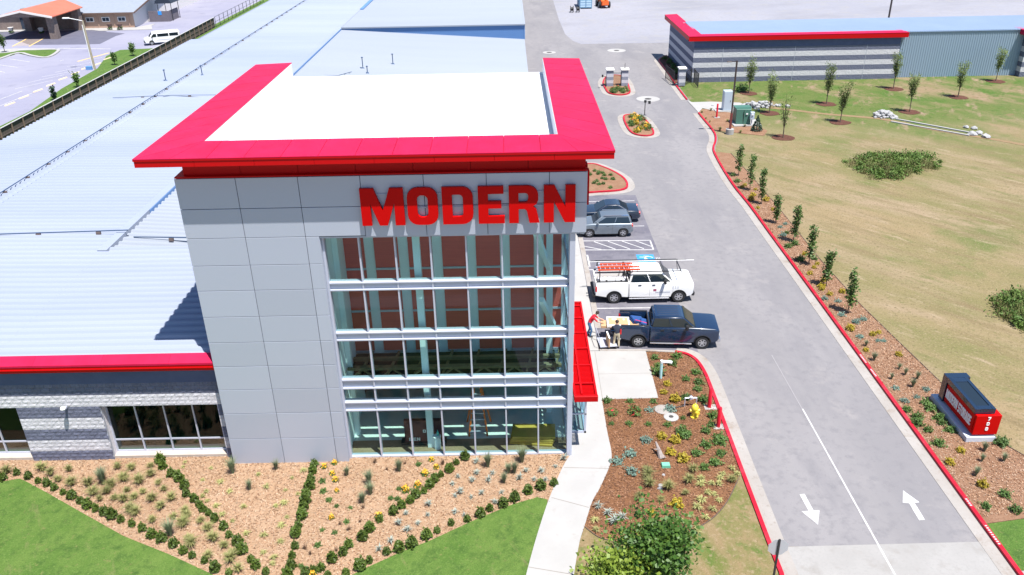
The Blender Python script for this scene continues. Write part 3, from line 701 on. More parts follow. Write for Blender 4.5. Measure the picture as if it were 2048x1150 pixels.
# red slatted awning on the side
A = thing('entrance_awning', 'red metal slatted awning over the side entrance of the tower', 'awning', (3.1,36.2,3.3))
fr = MB().box(2.67,31.5,3.22,3.76,31.66,3.52).box(3.66,31.66,3.22,3.76,41.05,3.44).box(2.67,40.95,3.22,3.66,41.05,3.44).box(2.67,31.66,3.22,2.77,40.95,3.44)
obj('frame', fr, M_red, A, bevel=.012, seg=1)
sl_ = MB()
for i in range(84):
    y = 31.76+i*.11
    sl_.hexa([(2.77,y,3.27),(3.66,y,3.27),(3.66,y+.02,3.27),(2.77,y+.02,3.27)], [(2.77,y+.03,3.37),(3.66,y+.03,3.37),(3.66,y+.05,3.37),(2.77,y+.05,3.37)])
obj('slat', sl_, M_red, A, kind='stuff')
for x_ in (3.05,): obj('rail', MB().box(x_-.04,31.9,3.375,x_+.04,40.9,3.43), M_red, A)
for y_ in (32.8,34.4,36.0,37.6,39.2,40.6): obj('crossbar', MB().box(2.77,y_-.05,3.374,3.66,y_+.05,3.425), M_red, A)
# glazed entrance below it
E_ = thing('entrance_vestibule', 'small glazed entrance vestibule below the red awning', 'entrance', (3.0,35,0.1))
vf = MB()
for y_ in (33.4,35.2,37.0): vf.box(3.34,y_-.05,.1,3.44,y_+.05,2.7)
vf.box(3.34,33.35,2.6,3.44,37.05,2.7).box(3.34,33.35,.1,3.44,37.05,.22).box(3.34,33.35,1.2,3.44,37.05,1.27)
vf.box(2.61,33.35,2.6,3.34,33.45,2.7).box(2.61,33.35,.1,3.34,33.45,.22).box(2.61,36.95,2.6,3.34,37.05,2.7).box(2.61,33.36,1.2,3.34,33.44,1.27)
obj('frame', vf, M_alum, E_)
obj('roof', MB().box(2.61,33.3,2.7,3.46,37.1,2.76), M_alum, E_)
for y0_, y1_ in ((33.46,35.14),(35.26,36.94)): obj('pane', MB().box(3.385,y0_,.22,3.395,y1_,2.6), M_glassc, E_)
obj('pane', MB().box(2.62,33.395,.22,3.33,33.405,2.6), M_glassc, E_)
obj('door_handle', MB().tube((3.46,35.0,.9),(3.46,35.0,1.5),.02), M_alum, E_)

# things standing in the lobby
L_ = thing('step_ladder', 'orange fibreglass step ladder standing inside the lobby glass', 'ladder', (-1.9,33.6,.06))
M_or = mk('orange_fibreglass', (.72,.14,.02), .5)
for a, b in (((-2.35,33.3,.06),(-2.0,33.6,3.0)), ((-1.45,33.3,.06),(-1.75,33.6,3.0)), ((-2.5,34.5,.06),(-2.0,33.75,3.0)), ((-1.3,34.5,.06),(-1.75,33.75,3.0))): obj('rail', MB().bar(a,b,.09,.05), M_or, L_)
for k in range(8):
    t_ = (k+.7)/8.4; obj('step', MB().box(lerp(-2.35,-2.0,t_),lerp(33.3,33.6,t_)-.06,lerp(.06,3,t_),lerp(-1.45,-1.75,t_),lerp(33.3,33.6,t_)+.06,lerp(.06,3,t_)+.04), M_alum, L_)
obj('top_cap', MB().box(-2.05,33.5,3.0,-1.7,33.85,3.08), M_or, L_)
B_ = thing('banner_box', 'dark maroon boxed banner with white lettering behind the lobby glass', 'banner', (-4.6,32.9,.06))
M_ban = mk('banner_maroon', (.10,.025,.03), .6)
obj('panel', MB().box(-5.45,32.75,.20,-3.55,32.95,1.45), M_ban, B_)
obj('plinth', MB().box(-5.65,32.65,.06,-3.45,33.1,.20), M_dark, B_)
M_wt = mk('white_vinyl', (.8,.8,.8), .5)
x_ = -5.25
for ch in 'BEN':
    mb = glyph(ch,.16,.18,.01); mb.xform(Matrix.Translation((x_,32.745,.28))); obj('letter', mb, M_wt, B_); x_ += .19
mb = glyph('O',.15,.18,.01); mb.xform(Matrix.Translation((-4.55,32.745,.75))); obj('letter', mb, M_wt, B_)
W_ = thing('bin', 'pale cylindrical bin with teal bottle on top by the lobby column', 'bin', (-3.85,32.6,.06))
obj('body', MB().lathe([(0,.06),(.16,.06),(.18,.75),(0,.75)], (-3.85,32.4,0), 14), M_teal, W_)
obj('lid', MB().lathe([(.2,.751),(.2,.8),(0,.82)], (-3.85,32.4,0), 14), M_wt, W_)
obj('bottle', MB().lathe([(.06,.82),(.06,1.0),(.02,1.05),(.02,1.15),(0,1.15)], (-3.8,32.4,0), 10), mk('teal_plastic', (.02,.45,.42), .4), W_)
D_ = thing('stacked_boards', 'stack of ochre boards lying on the lobby floor', 'boards', (1.0,33.2,.06), 0)
M_och = mk('ochre_board', (.58,.36,.06), .7, var=(.48,.29,.05), scale=3)
for k in range(4):
    mb = MB().box(-1.05,-.55,0,1.05,.55,.12); mb.xform(Matrix.Translation((.75+.03*k,33.0+.03*(k%2),.07+.125*k)) @ Matrix.Rotation(R(-8+2*k),4,'Z'))
    obj('board', mb, M_och, D_, bevel=.02, seg=1)
# ------------------------------------------------------------------ the long low building
LB = thing('storage_building', 'long low storage building with pale ribbed metal roof and striped block front', 'building', (-28,60,0))
def ribbed(x0, x1, y0, y1, zf, pitch=.61, h=.11):
    ys = []; y = y0
    while y < y1:
        for d, k in ((0,0),(.27,0),(.35,1),(.52,1)):
            if y+d < y1: ys.append((y+d, k*h))
        y += pitch
    ys.append((y1,0)); vs = []; fs = []
    for y, h_ in ys:
        for x in (x0, x1): vs.append((x, y, zf(x, y)+h_))
    for i in range(len(ys)-1): fs.append((2*i, 2*i+1, 2*i+3, 2*i+2))
    return MB().add(vs, fs)
RZ = 5.85
zl = lambda x, y: 6.02-(abs(x+34.05))*.018
FB = 260
obj('roof', ribbed(-42.25,-34.05,32.05,113,zl), M_galv, LB)
obj('roof', ribbed(-41.2,-34.05,113,FB,zl), M_galv, LB)
obj('roof', ribbed(-34.05,-23.6,32.05,FB,zl), M_galv, LB)
obj('roof', ribbed(-23.6,-13.5,32.05,44.2,lambda x,y: 5.83), M_galv, LB)
zA = lambda x, y: 5.70-(x+23.4)*(1.75/25.5)
obj('roof', ribbed(-23.4,2.1,44.2,119.6,zA), M_galv2, LB)
obj('roof', ribbed(-23.4,2.2,119.6,FB,lambda x,y: 5.98), M_galv2, LB)
obj('ridge_cap', MB().hexa([(-34.3,32.1,6.02),(-34.05,32.1,6.05),(-34.05,FB,6.05),(-34.3,FB,6.02)], [(-34.3,32.1,6.06),(-34.05,32.1,6.12),(-34.05,FB,6.12),(-34.3,FB,6.06)]).hexa([(-34.05,32.1,6.05),(-33.8,32.1,6.02),(-33.8,FB,6.02),(-34.05,FB,6.05)], [(-34.05,32.1,6.12),(-33.8,32.1,6.06),(-33.8,FB,6.06),(-34.05,FB,6.12)]), M_galv, LB)
obj('roof_step', MB().box(-23.95,43.6,5.6,-23.4,119.6,6.0), M_galv, LB)
obj('step_flashing', MB().box(-23.4,50,5.5,-23.36,119.5,5.97), M_step, LB)
obj('step_flashing', MB().box(-23.4,136,5.98,-22.9,170,6.25), M_step, LB)
# wall between the two roof levels
wb = MB()
for i in range(84):
    x = -23.3+i*.305
    wb.box(x, 119.52, zA(x,0)-.02, x+.19, 119.60, 5.93)
obj('siding', wb, M_step, LB, kind='stuff')
obj('siding_back', MB().hexa([(-23.4,119.56,5.6),(2.1,119.56,3.8),(2.1,119.66,3.8),(-23.4,119.66,5.6)], [(-23.4,119.56,5.93),(2.1,119.56,5.93),(2.1,119.66,5.93),(-23.4,119.66,5.93)]), M_step, LB)
obj('eave_trim', MB().box(-23.4,119.35,5.92,2.25,119.62,6.10).box(2.05,119.62,5.85,2.25,FB,6.08).box(2.02,48,3.86,2.14,119.5,4.02), M_galv2, LB)
obj('wall', MB().box(-42.0,32.4,0,-41.9,FB,5.7).box(2.0,48.1,0,2.08,119.5,3.85).box(2.0,119.7,0,2.1,FB,5.85), M_galv, LB)
# front wall: coping, smooth band, split-face blocks, windows
FY = 31.98
cp = [-46+3.05*k for k in range(12)]
for a in cp:
    b = min(a+3.05,-13.52)
    if a > -13.6: continue
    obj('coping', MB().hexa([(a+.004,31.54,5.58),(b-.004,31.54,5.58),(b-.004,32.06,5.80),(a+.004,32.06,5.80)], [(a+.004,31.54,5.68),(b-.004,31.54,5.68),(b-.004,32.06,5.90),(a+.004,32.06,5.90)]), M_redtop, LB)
    obj('fascia', MB().box(a+.004,31.56,5.28,b-.004,31.61,5.58).box(a+.004,31.52,5.42,b-.004,31.56,5.46), M_red, LB)
    obj('soffit', MB().box(a,31.61,5.32,b,32.0,5.36), M_red, LB)
obj('smooth_band', MB().box(-46,FY-.02,4.41,TX0-.0,FY+.1,5.32), M_smooth, LB)
W1 = (-30.6,-23.28); W2 = (-19.38,-13.92)
bk = MB().box(-46,FY+.03,3.12,TX0,FY+.14,4.41).box(W1[1],FY+.03,0,W2[0],FY+.14,3.12).box(-46,FY+.03,0,W1[0],FY+.14,3.12).box(W2[1],FY+.03,0,TX0,FY+.14,3.12)
obj('mortar', bk, M_mortar, LB)
for xa, xb_ in ((W1[1],W1[1]+.1),(W2[0]-.1,W2[0]),(W2[1],W2[1]+.1)): obj('reveal', MB().box(xa,FY+.14,0,xb_,32.5,3.12), M_ltblk, LB)
obj('lintel', MB().box(-46,FY+.14,3.10,TX0,32.5,3.2), M_ltblk, LB)
BV = []
for k in range(6):
    nx, nz = 5, 3; vs = []; fs = []
    for j in range(nz):
        for i in range(nx):
            e = i in (0,nx-1) or j in (0,nz-1)
            vs.append((.395*i/(nx-1), -(.006 if e else random.uniform(.010,.030)), .202*j/(nz-1)))
    for j in range(nz-1):
        for i in range(nx-1): a = j*nx+i; fs.append((a,a+1,a+nx+1,a+nx))
    o0 = len(vs); vs += [(0,.035,0),(.395,.035,0),(.395,.035,.202),(0,.035,.202)]
    c = [0,nx-1,nx*nz-1,nx*(nz-1)]
    fs += [(o0,o0+1,*range(nx-1,-1,-1)), (o0+3,)+tuple(range(nx*(nz-1),nx*nz))+(o0+2,), (c[0],c[3],o0+3,o0) if False else (o0,0,nx,2*nx,o0+3), (o0+1,o0+2,3*nx-1,2*nx-1,nx-1)]
    for mt_ in (M_dkblk, M_ltblk):
        me = MB().add(vs, fs).mesh('block'); me.materials.append(mt_); BV.append(me)
def stripe_dark(z): return int(z/.63+1e-4) % 2 == 0
def block(x, z, w_=.395):
    o = bpy.data.objects.new('block', random.choice(BV[0::2] if stripe_dark(z+.02) else BV[1::2])); COL.objects.link(o); o.parent = LB
    o.location = Vector((x, FY, z))-wloc(LB); o.scale = (w_/.395, 1, 1); return o
def course(x0, x1, j, cut=None):
    z = j*.21+.004; x = x0-(.2 if j % 2 else 0)
    while x < x1-.03:
        a, b = max(x, x0), min(x+.395, x1)
        if b-a > .04: block(a, z, b-a)
        x += .406
for j in range(15): course(W1[1]+.005, W2[0]-.005, j)
for j in range(15,21): course(-24.9, TX0-.01, j)
for j in range(15): course(W2[1]+.005, TX0-.01, j)
fb = MB()
for j in range(21):
    for k in range(50):
        x = -45.9+k*.406
        if x > -25.3 or (j < 15 and x > W1[0]-.4): continue
        fb.box(x,FY-.03,j*.21+.004,x+.395,FY+.035,j*.21+.206)
obj('far_blocks', fb, M_dkblk, LB, kind='stuff')
M_base = mk('concrete_base', (.46,.41,.37), .85, var=(.40,.35,.30), scale=2)
for a, b in (W1, W2):
    n_ = round((b-a)/1.38); wd = (b-a)/n_
    wn = obj('window', MB().box(a,32.40,.22,b,32.52,.30).box(a,32.40,.88,b,32.52,.95).box(a,32.40,3.02,b,32.52,3.10), M_alum, LB)
    for k in range(n_+1):
        x = min(max(a+k*wd,a+.035),b-.035); obj('mullion', MB().box(x-.03,32.38,.22,x+.03,32.54,3.1), M_alum, wn)
    for k in range(n_):
        obj('pane', MB().box(a+k*wd+.03,32.45,.95,a+(k+1)*wd-.03,32.46,3.02), M_glassd, wn)
        obj('pane', MB().box(a+k*wd+.03,32.45,.30,a+(k+1)*wd-.03,32.46,.88), mk_glass('lower_glass',(.45,.62,.48),.08), wn)
    obj('sill_base', MB().box(a-.05,32.05,.0,b+.05,32.56,.22), M_base, LB)
M_room = mk('office_wall', (.30,.34,.32), .8)
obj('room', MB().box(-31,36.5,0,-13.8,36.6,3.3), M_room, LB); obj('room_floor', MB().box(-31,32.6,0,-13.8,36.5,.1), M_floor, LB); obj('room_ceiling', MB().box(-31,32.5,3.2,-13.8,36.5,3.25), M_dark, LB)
for x_ in (-23.2,-19.5): obj('room_wall', MB().box(x_-.05,32.6,.1,x_+.05,36.4,3.2), M_room, LB)
wlp = thing('wall_lamp', 'small white wall lamp on the striped block front', 'lamp', (-20.9,31.95,3.2))
obj('bracket', MB().box(-20.95,31.70,3.14,-20.85,31.94,3.22), M_alum, wlp); obj('shade', MB().lathe([(.0,3.36),(.10,3.34),(.12,3.26),(0,3.24)], (-20.9,31.66,0), 10), M_wt, wlp)

# pipes, blocks and vents on the roof
M_pipe = mk('roof_pipe', (.05,.09,.17), .5, metal=.3)
M_blk = mk('support_block', (.16,.12,.11), .8)
def rpipe(label, pts, step, z, r=.035):
    t_ = thing('roof_pipe', label, 'pipe', (*pts[0], z))
    mb = MB()
    for a, b in zip(pts, pts[1:]): mb.tube((*a,z+.2),(*b,z+.2),r,n=6)
    obj('pipe', mb, M_pipe, t_)
    for a, b in zip(pts, pts[1:]):
        a = Vector(a); b = Vector(b); n_ = int((b-a).length/step)
        for k in range(n_):
            p = a+(b-a)*((k+.5)/n_); obj('support', MB().box(p.x-.13,p.y-.07,z-.03,p.x+.13,p.y+.07,z+.155), M_blk, t_)
    return t_
rpipe('dark gas pipe on blocks running the length of the ridge', [(-34.6,46),(-34.6,175)], 3.0, 6.05)
rpipe('dark gas pipe crossing the roof left of the tower', [(-44+3,45.6),(-23.2,46.2)], 3.2, 5.95)
rpipe('short dark pipe between roof step and tower', [(-22.8,45.9),(-13.6,45.2)], 4.5, 5.62)
rpipe('thin pipe crossing the roof behind the ridge line', [(-38.5,80),(-33,80.6),(-26,80.2)], 3.4, 5.98, .025)
rpipe('pipe running along the near edge of the pale roof', [(-22.8,91.8),(-18.8,91.2),(-17.6,93)], 2.2, 5.3, .03)
rpipe('thin pipe crossing the far roof', [(-33,160),(-22.5,161)], 4, 5.98, .03)
for (px_, py_, h_, zz, lab) in ((332,163,1.2,6.0,'slim vent pipe standing alone left of the ridge pipe'),(405,152,1.1,6.0,'slim vent pipe beside the ridge pipe crossing'),(726,138,1.3,4.9,'slim vent pipe on the pale roof, left of two'),(786,129,1.2,4.6,'slim vent pipe on the pale roof, right of two'),(735,147,.8,5.0,'short bent vent by the pale roof edge pipe')):
    p = G(px_, py_, zz); zb = (zA(p.x,0) if p.x > -23 else zl(p.x,0)); p = G(px_, py_, zb)
    t_ = thing('vent_pipe', lab, 'vent', (p.x,p.y,zb))
    obj('stack', MB().tube((p.x,p.y,zb-.05),(p.x,p.y,zb+h_),.05,n=8), M_pipe, t_)
    obj('boot', MB().lathe([(.25,zb-.03),(.12,zb+.15),(.05,zb+.2)], (p.x,p.y,0), 10), M_pipe, t_)
    obj('cap', MB().lathe([(0,zb+h_+.08),(.12,zb+h_+.02),(.12,zb+h_-.04),(0,zb+h_-.04)], (p.x,p.y,0), 8), M_pipe, t_)

# ------------------------------------------------------------------ striped storage building on the right
SB = thing('striped_storage_building', 'storage building with dark and pale block stripes and red eaves behind the slope', 'building', (45,112,0))
M_sid = mk('blue_grey_siding', (.27,.36,.46), .45, metal=.2)
M_sroof = mk('blue_metal_roof', (.16,.225,.355), .6, spec=.3, var=(.18,.245,.375), scale=.2)
def stripes(x0, y0, x1, y1, front):
    for k in range(7):
        z0, z1 = k*.63, (k+1)*.63-.004
        mb = MB().box(x0,y0,z0,x1,y1,z1); obj('block_band', mb, mk('far_dark_block',(.10,.112,.17),.9,var=(.145,.155,.215),scale=4,stretch=(1,1,2.4),bump=1.0,bscale=6) if k % 2 == 0 else mk('far_pale_block',(.58,.57,.60),.9,var=(.47,.465,.50),scale=4,stretch=(1,1,2.4),bump=1.0,bscale=6), SB)
    obj('smooth_band', MB().box(x0+.01,y0+.01,4.41,x1-.01,y1-.01,5.3), M_smooth, SB)
stripes(23.72,108.6,50.25,108.9,1); stripes(23.72,108.9,24.0,126,0)
stripes(66.3,108.2,90,108.5,1); stripes(66.3,108.5,66.6,110,0)
obj('red_eave', MB().box(22.92,108.27,5.3,50.95,109.0,5.42).box(22.92,108.27,5.42,50.95,108.35,5.88), M_red, SB)
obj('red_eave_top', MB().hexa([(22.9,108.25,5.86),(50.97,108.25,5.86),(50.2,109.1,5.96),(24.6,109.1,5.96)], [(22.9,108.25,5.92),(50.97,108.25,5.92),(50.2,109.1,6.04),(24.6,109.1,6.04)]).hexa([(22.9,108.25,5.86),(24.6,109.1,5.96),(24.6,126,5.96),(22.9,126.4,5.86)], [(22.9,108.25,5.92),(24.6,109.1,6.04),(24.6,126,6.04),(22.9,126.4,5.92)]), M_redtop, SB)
obj('red_eave', MB().box(22.92,108.35,5.3,23.02,126.4,5.88).box(23.02,109.0,5.3,23.75,126.3,5.36), M_red, SB)
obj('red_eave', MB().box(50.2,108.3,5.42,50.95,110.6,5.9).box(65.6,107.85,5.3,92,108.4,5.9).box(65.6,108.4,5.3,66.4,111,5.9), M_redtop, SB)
obj('siding', MB().box(50.25,109.2,0,66.5,109.3,5.9), M_sid, SB)
sr = MB()
for k in range(53): sr.box(50.3+k*.305,109.15,.02,50.3+k*.305+.09,109.2,5.88)
obj('siding_ribs', sr, M_sid, SB, kind='stuff')
obj('roof', ribbed(24.3,92,109.05,118.2,lambda x,y: 5.80+(y-109)*.03), M_sroof, SB)
obj('wall', MB().box(24,118.0,0,92,118.2,6.05), M_sid, SB)
ds = [27.5,36.8,46.0]
for x in ds: obj('control_joint', MB().box(x-.02,108.585,0,x+.02,108.6,4.41), M_mortar, SB)

# ------------------------------------------------------------------ neighbour with the orange porch
NB = thing('tan_building', 'low tan building with grey roof and orange gabled porch', 'building', (-85,165,0))
M_tan = mk('tan_siding', (.46,.31,.235), .85, var=(.42,.28,.21), scale=2)
M_beige = mk('beige_siding', (.70,.67,.65), .85)
M_ngrey = mk('grey_shingle', (.21,.24,.29), .85, var=(.245,.275,.33), scale=1.5)
M_orange = mk('orange_metal_roof', (.50,.145,.09), .55, var=(.46,.125,.075), spec=.3, scale=.6)
M_dkst = mk('brown_stone', (.235,.185,.165), .9, var=(.17,.13,.12), scale=2.5, bump=.5)
M_brown = mk('brown_trim', (.16,.10,.08), .7)
nx1 = -70.9
obj('wall', MB().box(-112,162.5,0,nx1,162.8,2.75), M_tan, NB)
obj('wall', MB().add([(nx1,162.8,0),(nx1,230,0),(nx1,230,2.9),(nx1,186,6.6),(nx1,162.8,2.9)], [(0,1,2,3,4)]), M_beige, NB)
obj('roof', MB().hexa([(-112,161.9,2.72),(nx1+.7,161.9,2.72),(nx1+.7,186,6.6),(-112,186,6.6)], [(-112,161.9,2.86),(nx1+.7,161.9,2.86),(nx1+.7,186,6.75),(-112,186,6.75)]).hexa([(-112,186,6.6),(nx1+.7,186,6.6),(nx1+.7,231,2.7),(-112,231,2.7)], [(-112,186,6.75),(nx1+.7,186,6.75),(nx1+.7,231,2.85),(-112,231,2.85)]), M_ngrey, NB)
obj('roof_break', MB().box(-112,171.5,4.42,nx1+.6,171.8,4.50), mk('pale_trim',(.7,.7,.72),.6), NB)
obj('trim', MB().box(-112,161.84,2.62,nx1+.7,161.9,2.84).bar((nx1+.72,161.9,2.8),(nx1+.72,186,6.68),.08,.28), M_brown, NB)
for px_ in (8,33,180,212,244,276):
    p = PY(px_, 40, 162.5)
    if px_ != 276:
        wn = obj('window', MB().box(p.x-.75,162.42,1.15,p.x+.75,162.5,2.0), M_wt, NB)
        obj('pane', MB().box(p.x-.62,162.40,1.27,p.x-.04,162.42,1.88), mk('window_pane',(.03,.045,.07),.1), wn); obj('pane', MB().box(p.x+.04,162.40,1.27,p.x+.62,162.42,1.88), MATS['window_pane'], wn)
for px_ in (196,228,258): p = PY(px_,40,162.5); obj('downpipe', MB().box(p.x-.08,162.38,0,p.x+.08,162.5,2.65), M_tan, NB)
# the porch
r_e = PY(105,33,150.6); r_r = PY(40,21.5,150.6); r_b = G(103,3,r_r.z)
PX1 = r_e.x; PXR = r_r.x; PXL = 2*PXR-PX1; ze, zr = r_e.z, r_r.z
yb = 166.0
pr = obj('porch_roof', MB().hexa([(PXR,150.4,zr-.14),(PX1,150.4,ze-.14),(PX1,yb-4,ze-.14),(PXR,yb,zr-.14)], [(PXR,150.4,zr),(PX1,150.4,ze),(PX1,yb-4,ze),(PXR,yb,zr)]).hexa([(PXL,150.4,ze-.14),(PXR,150.4,zr-.14),(PXR,yb,zr-.14),(PXL,yb-4,ze-.14)], [(PXL,150.4,ze),(PXR,150.4,zr),(PXR,yb,zr),(PXL,yb-4,ze)]), M_orange, NB)
obj('barge_board', MB().bar((PXR,150.36,zr-.12),(PX1,150.36,ze-.12),.08,.35).bar((PXR,150.36,zr-.12),(PXL,150.36,ze-.12),.08,.35), M_beige, pr)
for cx, cy in ((-80.6,151.7),(-80.6,160.9),(-89.8,160.9),(-98.0,151.7)):
    obj('porch_column', MB().box(cx-.65,cy-.6,0,cx+.65,cy+.6,ze+.1), M_dkst, NB)
obj('porch_wall', MB().box(-98,162.2,0,-80.2,162.48,2.9), M_dkst, NB)
obj('porch_door', MB().box(-92,162.1,0,-89.8,162.2,2.3), MATS['window_pane'], NB)
obj('gable', MB().add([(PXL+.6,150.55,ze-.05),(PX1-.6,150.55,ze-.05),(PXR,150.55,zr-.2)], [(0,1,2)]), M_dkst, NB)
for px_, py_ in ((42,1),(83,2),(205,2)):
    p = PY(px_,py_,178); obj('roof_vent', MB().box(p.x-.5,177.6,5.2,p.x+.5,178.4,6.3), M_brown, NB)
struct('neighbour_pavement', MB().poly([(-112,162.4),(nx1+.2,162.4),(nx1+2.4,166.5),(nx1+2.6,164),(-66.5,159.6),(-76,159.0),(-78,160.2),(-79.5,160.2),(-112,160)], None, .05), M_conc)
struct('neighbour_lot', MB().poly([(-150,60),(-58.6,60),(-58.6,100),(-60.5,112)]+[G2(195,137),G2(213,112),G2(240,100),G2(300,97)]+[(-56.4,141),(-56.2,230),(-150,230)], None, .01), M_lot)
M_dasph = mk('porch_asphalt', (.085,.085,.125), .9, var=(.11,.11,.15), scale=.6)
struct('porch_drive', MB().poly([G2(*p) for p in ((0,82),(25,78),(60,90),(175,89),(200,88),(232,72),(250,67),(215,64),(208,61),(150,60),(0,62))], None, .016), M_dasph)
# hatched crossing before the porch
M_yel = mk('yellow_paint', (.68,.46,.16), .7)
for k in range(7):
    a = G2(52-k*3.6,78+k*2.1,0); b = G2(84-k*3.9,78+k*2.1,0); strip('crossing_stripe', a, b, .16, .024, M_yel)
for a, b in (((55,77),(25,93)), ((89,76),(58,93))): strip('crossing_stripe', G2(*a), G2(*b), .25, .028, M_yel)
for i in range(9):
    a = (-62+.35*i*0,0); p = G(20+28*i*0,0)
# parking lines of the neighbour's lot and yellow wheel stops along its edge
for (xa, ya, xb, yb_) in ((0,212,65,186),(0,199,45,182) ,(30,178,105,161),(57,165,128,150),(84,154,150,142),(110,145,172,132),(134,134,185,125),(155,125,205,115)):
    strip('bay_line', G2(xa,ya), G2(xb,yb_), .14, .018, M_paint)
for i, (px_, py_) in enumerate(((20,209),(48,195),(76,182),(102,170),(126,158),(151,147),(171,137),(195,129),(215,118))):
    p = G(px_,py_); t_ = thing('yellow_wheel_stop', f'{nth(i)} cream wheel stop from the front along the grass strip of the left lot', 'wheel stop', (p.x,p.y,0), R(80), 'wheel stops along the grass strip')
    obj('block', MB().hexa([(-.9,-.09,.01),(.9,-.09,.01),(.9,.09,.01),(-.9,.09,.01)], [(-.86,-.06,.14),(.86,-.06,.14),(.86,.06,.14),(-.86,.06,.14)]), mk('cream_paint',(.72,.58,.40),.7), t_, off=(0,0,0))
for (xa, ya, xb, yb_) in ((20,118,60,124),(0,130,35,135),(0,143,10,145),(120,122,128,120)): strip('bay_line', G2(xa,ya), G2(xb,yb_), .16, .018, M_paint)
strip('bay_line', G2(155,123), G2(218,106), .35, .0182, M_yel); strip('bay_line', G2(115,97), G2(222,98), .3, .0182, M_paint)
ib = [G2(*p) for p in ((-40,130),(0,119),(36,107),(60,112),(85,116),(103,113),(117,104),(114,100),(70,101),(40,102),(18,106),(-40,112))]
struct('lot_island', MB().poly(ib, 0, .12), M_lawn); struct('kerb', ribbon(smooth_path(ib,3,True), -.15, .35, 0, .16, True), M_conc)
struct('far_pavement', MB().poly([G2(*p) for p in ((-40,103),(0,100),(30,97),(110,97),(112,100),(40,101),(15,105),(-40,112))], None, .03), M_conc)
struct('fence_verge', MB().poly([(-58.7,60),(-58.6,100),(-60.5,112)]+[G2(195,137),G2(213,112),G2(240,100),G2(300,97)]+[(-56.3,141),(-56.1,230),(-44,230),(-44,60)], None, .02), M_lawn)

# timber fence behind the roof: posts, rails and close boards by the bay
F_ = thing('timber_fence', 'long weathered timber fence between the low roof and the left lot', 'fence', (-54,90,0))
M_fence = mk('weathered_boards', (.085,.065,.062), .9, var=(.125,.098,.09), scale=4, stretch=(3,3,.3))
M_post = mk('fence_post', (.20,.145,.115), .85)
def fx(y): return -53.8-(y-86)*.016
for k in range(42):
    y0_ = 62+k*2.35; y1_ = y0_+2.35; mb = MB()
    for q in range(14):
        ya = y0_+q*.168; x = fx(ya)
        mb.box(x-.11,ya+.004,.05,x-.09,ya+.162,1.78+random.uniform(-.02,.02))
    obj('board_bay', mb, M_fence, F_, kind='stuff')
    x = fx(y0_); obj('post', MB().box(x-.05,y0_-.05,0,x+.06,y0_+.05,1.86), M_post, F_)
    xb = fx(y1_)
    for z_ in (.35,.95,1.6): obj('rail', MB().bar((x-.065,y0_+.06,z_),(xb-.065,y1_-.06,z_),.045,.10), M_fence, F_)
obj('cap', MB().bar((fx(62)-.06,62,1.83),(fx(160.7)-.06,160.7,1.83),.16,.05), mk('fence_cap',(.42,.42,.43),.7), F_)
C_ = thing('wire_fence', 'black chain-link fence continuing beyond the timber fence', 'fence', (-55,165,0))
for k in range(14):
    y = 161+k*2.6; obj('post', MB().tube((-55,y,0),(-55,y,1.9),.05,n=6), mk('black_steel',(.02,.02,.025),.5), C_)
for z_ in (.1,1.0,1.85): obj('wire', MB().tube((-55,161,z_),(-55,195,z_),.03,n=5), MATS['black_steel'], C_)

# street lamp in the left lot
p = G(190,139); SL = thing('street_lamp', 'tall wooden-pole street lamp at the edge of the left car park', 'street lamp', (p.x,p.y,0))
obj('pole', MB().tube((p.x,p.y,0),(p.x-.1,p.y,7.0),.17,.11,n=10), mk('old_pole',(.42,.36,.27),.8,var=(.33,.28,.20),scale=3), SL)
obj('conduit', MB().tube((p.x-.2,p.y-.05,0),(p.x-.28,p.y-.05,6.4),.06,n=6), M_wt, SL)
obj('arm', MB().tube((p.x-.1,p.y,6.95),(p.x-2.0,p.y,7.35),.05,n=6), M_wt, SL)
obj('lamp_head', MB().box(p.x-2.9,p.y-.2,7.28,p.x-1.95,p.y+.2,7.46), M_wt, SL, bevel=.06)
obj('base_box', MB().box(p.x-1.2,p.y-.3,0,p.x-.3,p.y+.2,.5), mk('blue_cover',(.10,.25,.50),.6), SL)
# pergola with dark canopy and screened enclosure beside the tan building
p = G(300,44); q = G(348,40)
en = thing('screened_enclosure', 'dark timber screened enclosure with black barrel canopy beside the beige wall', 'enclosure', (p.x,p.y,0))
M_scr = mk('dark_boards', (.13,.115,.135), .85, var=(.17,.15,.17), scale=3)
obj('front_screen', MB().box(p.x,p.y,0,q.x,p.y+.15,2.0), M_scr, en)
obj('side_screen', MB().box(q.x-.15,p.y+.15,0,q.x,p.y+5,2.0), M_scr, en)
for xx in (p.x+1.6,q.x+.2):
    for yy in (p.y+1.2,p.y+5): obj('post', MB().tube((xx,yy,0),(xx,yy,3.6),.06,n=6), MATS['black_steel'], en)
cv = [(p.x+1.2,3.3),(p.x+1.5,3.9),(p.x+2.2,4.2),(q.x-.5,4.2),(q.x+.2,3.9),(q.x+.5,3.3)]
obj('canopy', MB().prism(cv, p.y+.8, p.y+5.5), mk('black_canvas',(.02,.03,.05),.8), en)
obj('notice', MB().box(p.x+1.9,p.y-.03,1.3,p.x+2.6,p.y,2.0), mk('blue_notice',(.03,.28,.75),.5), en)
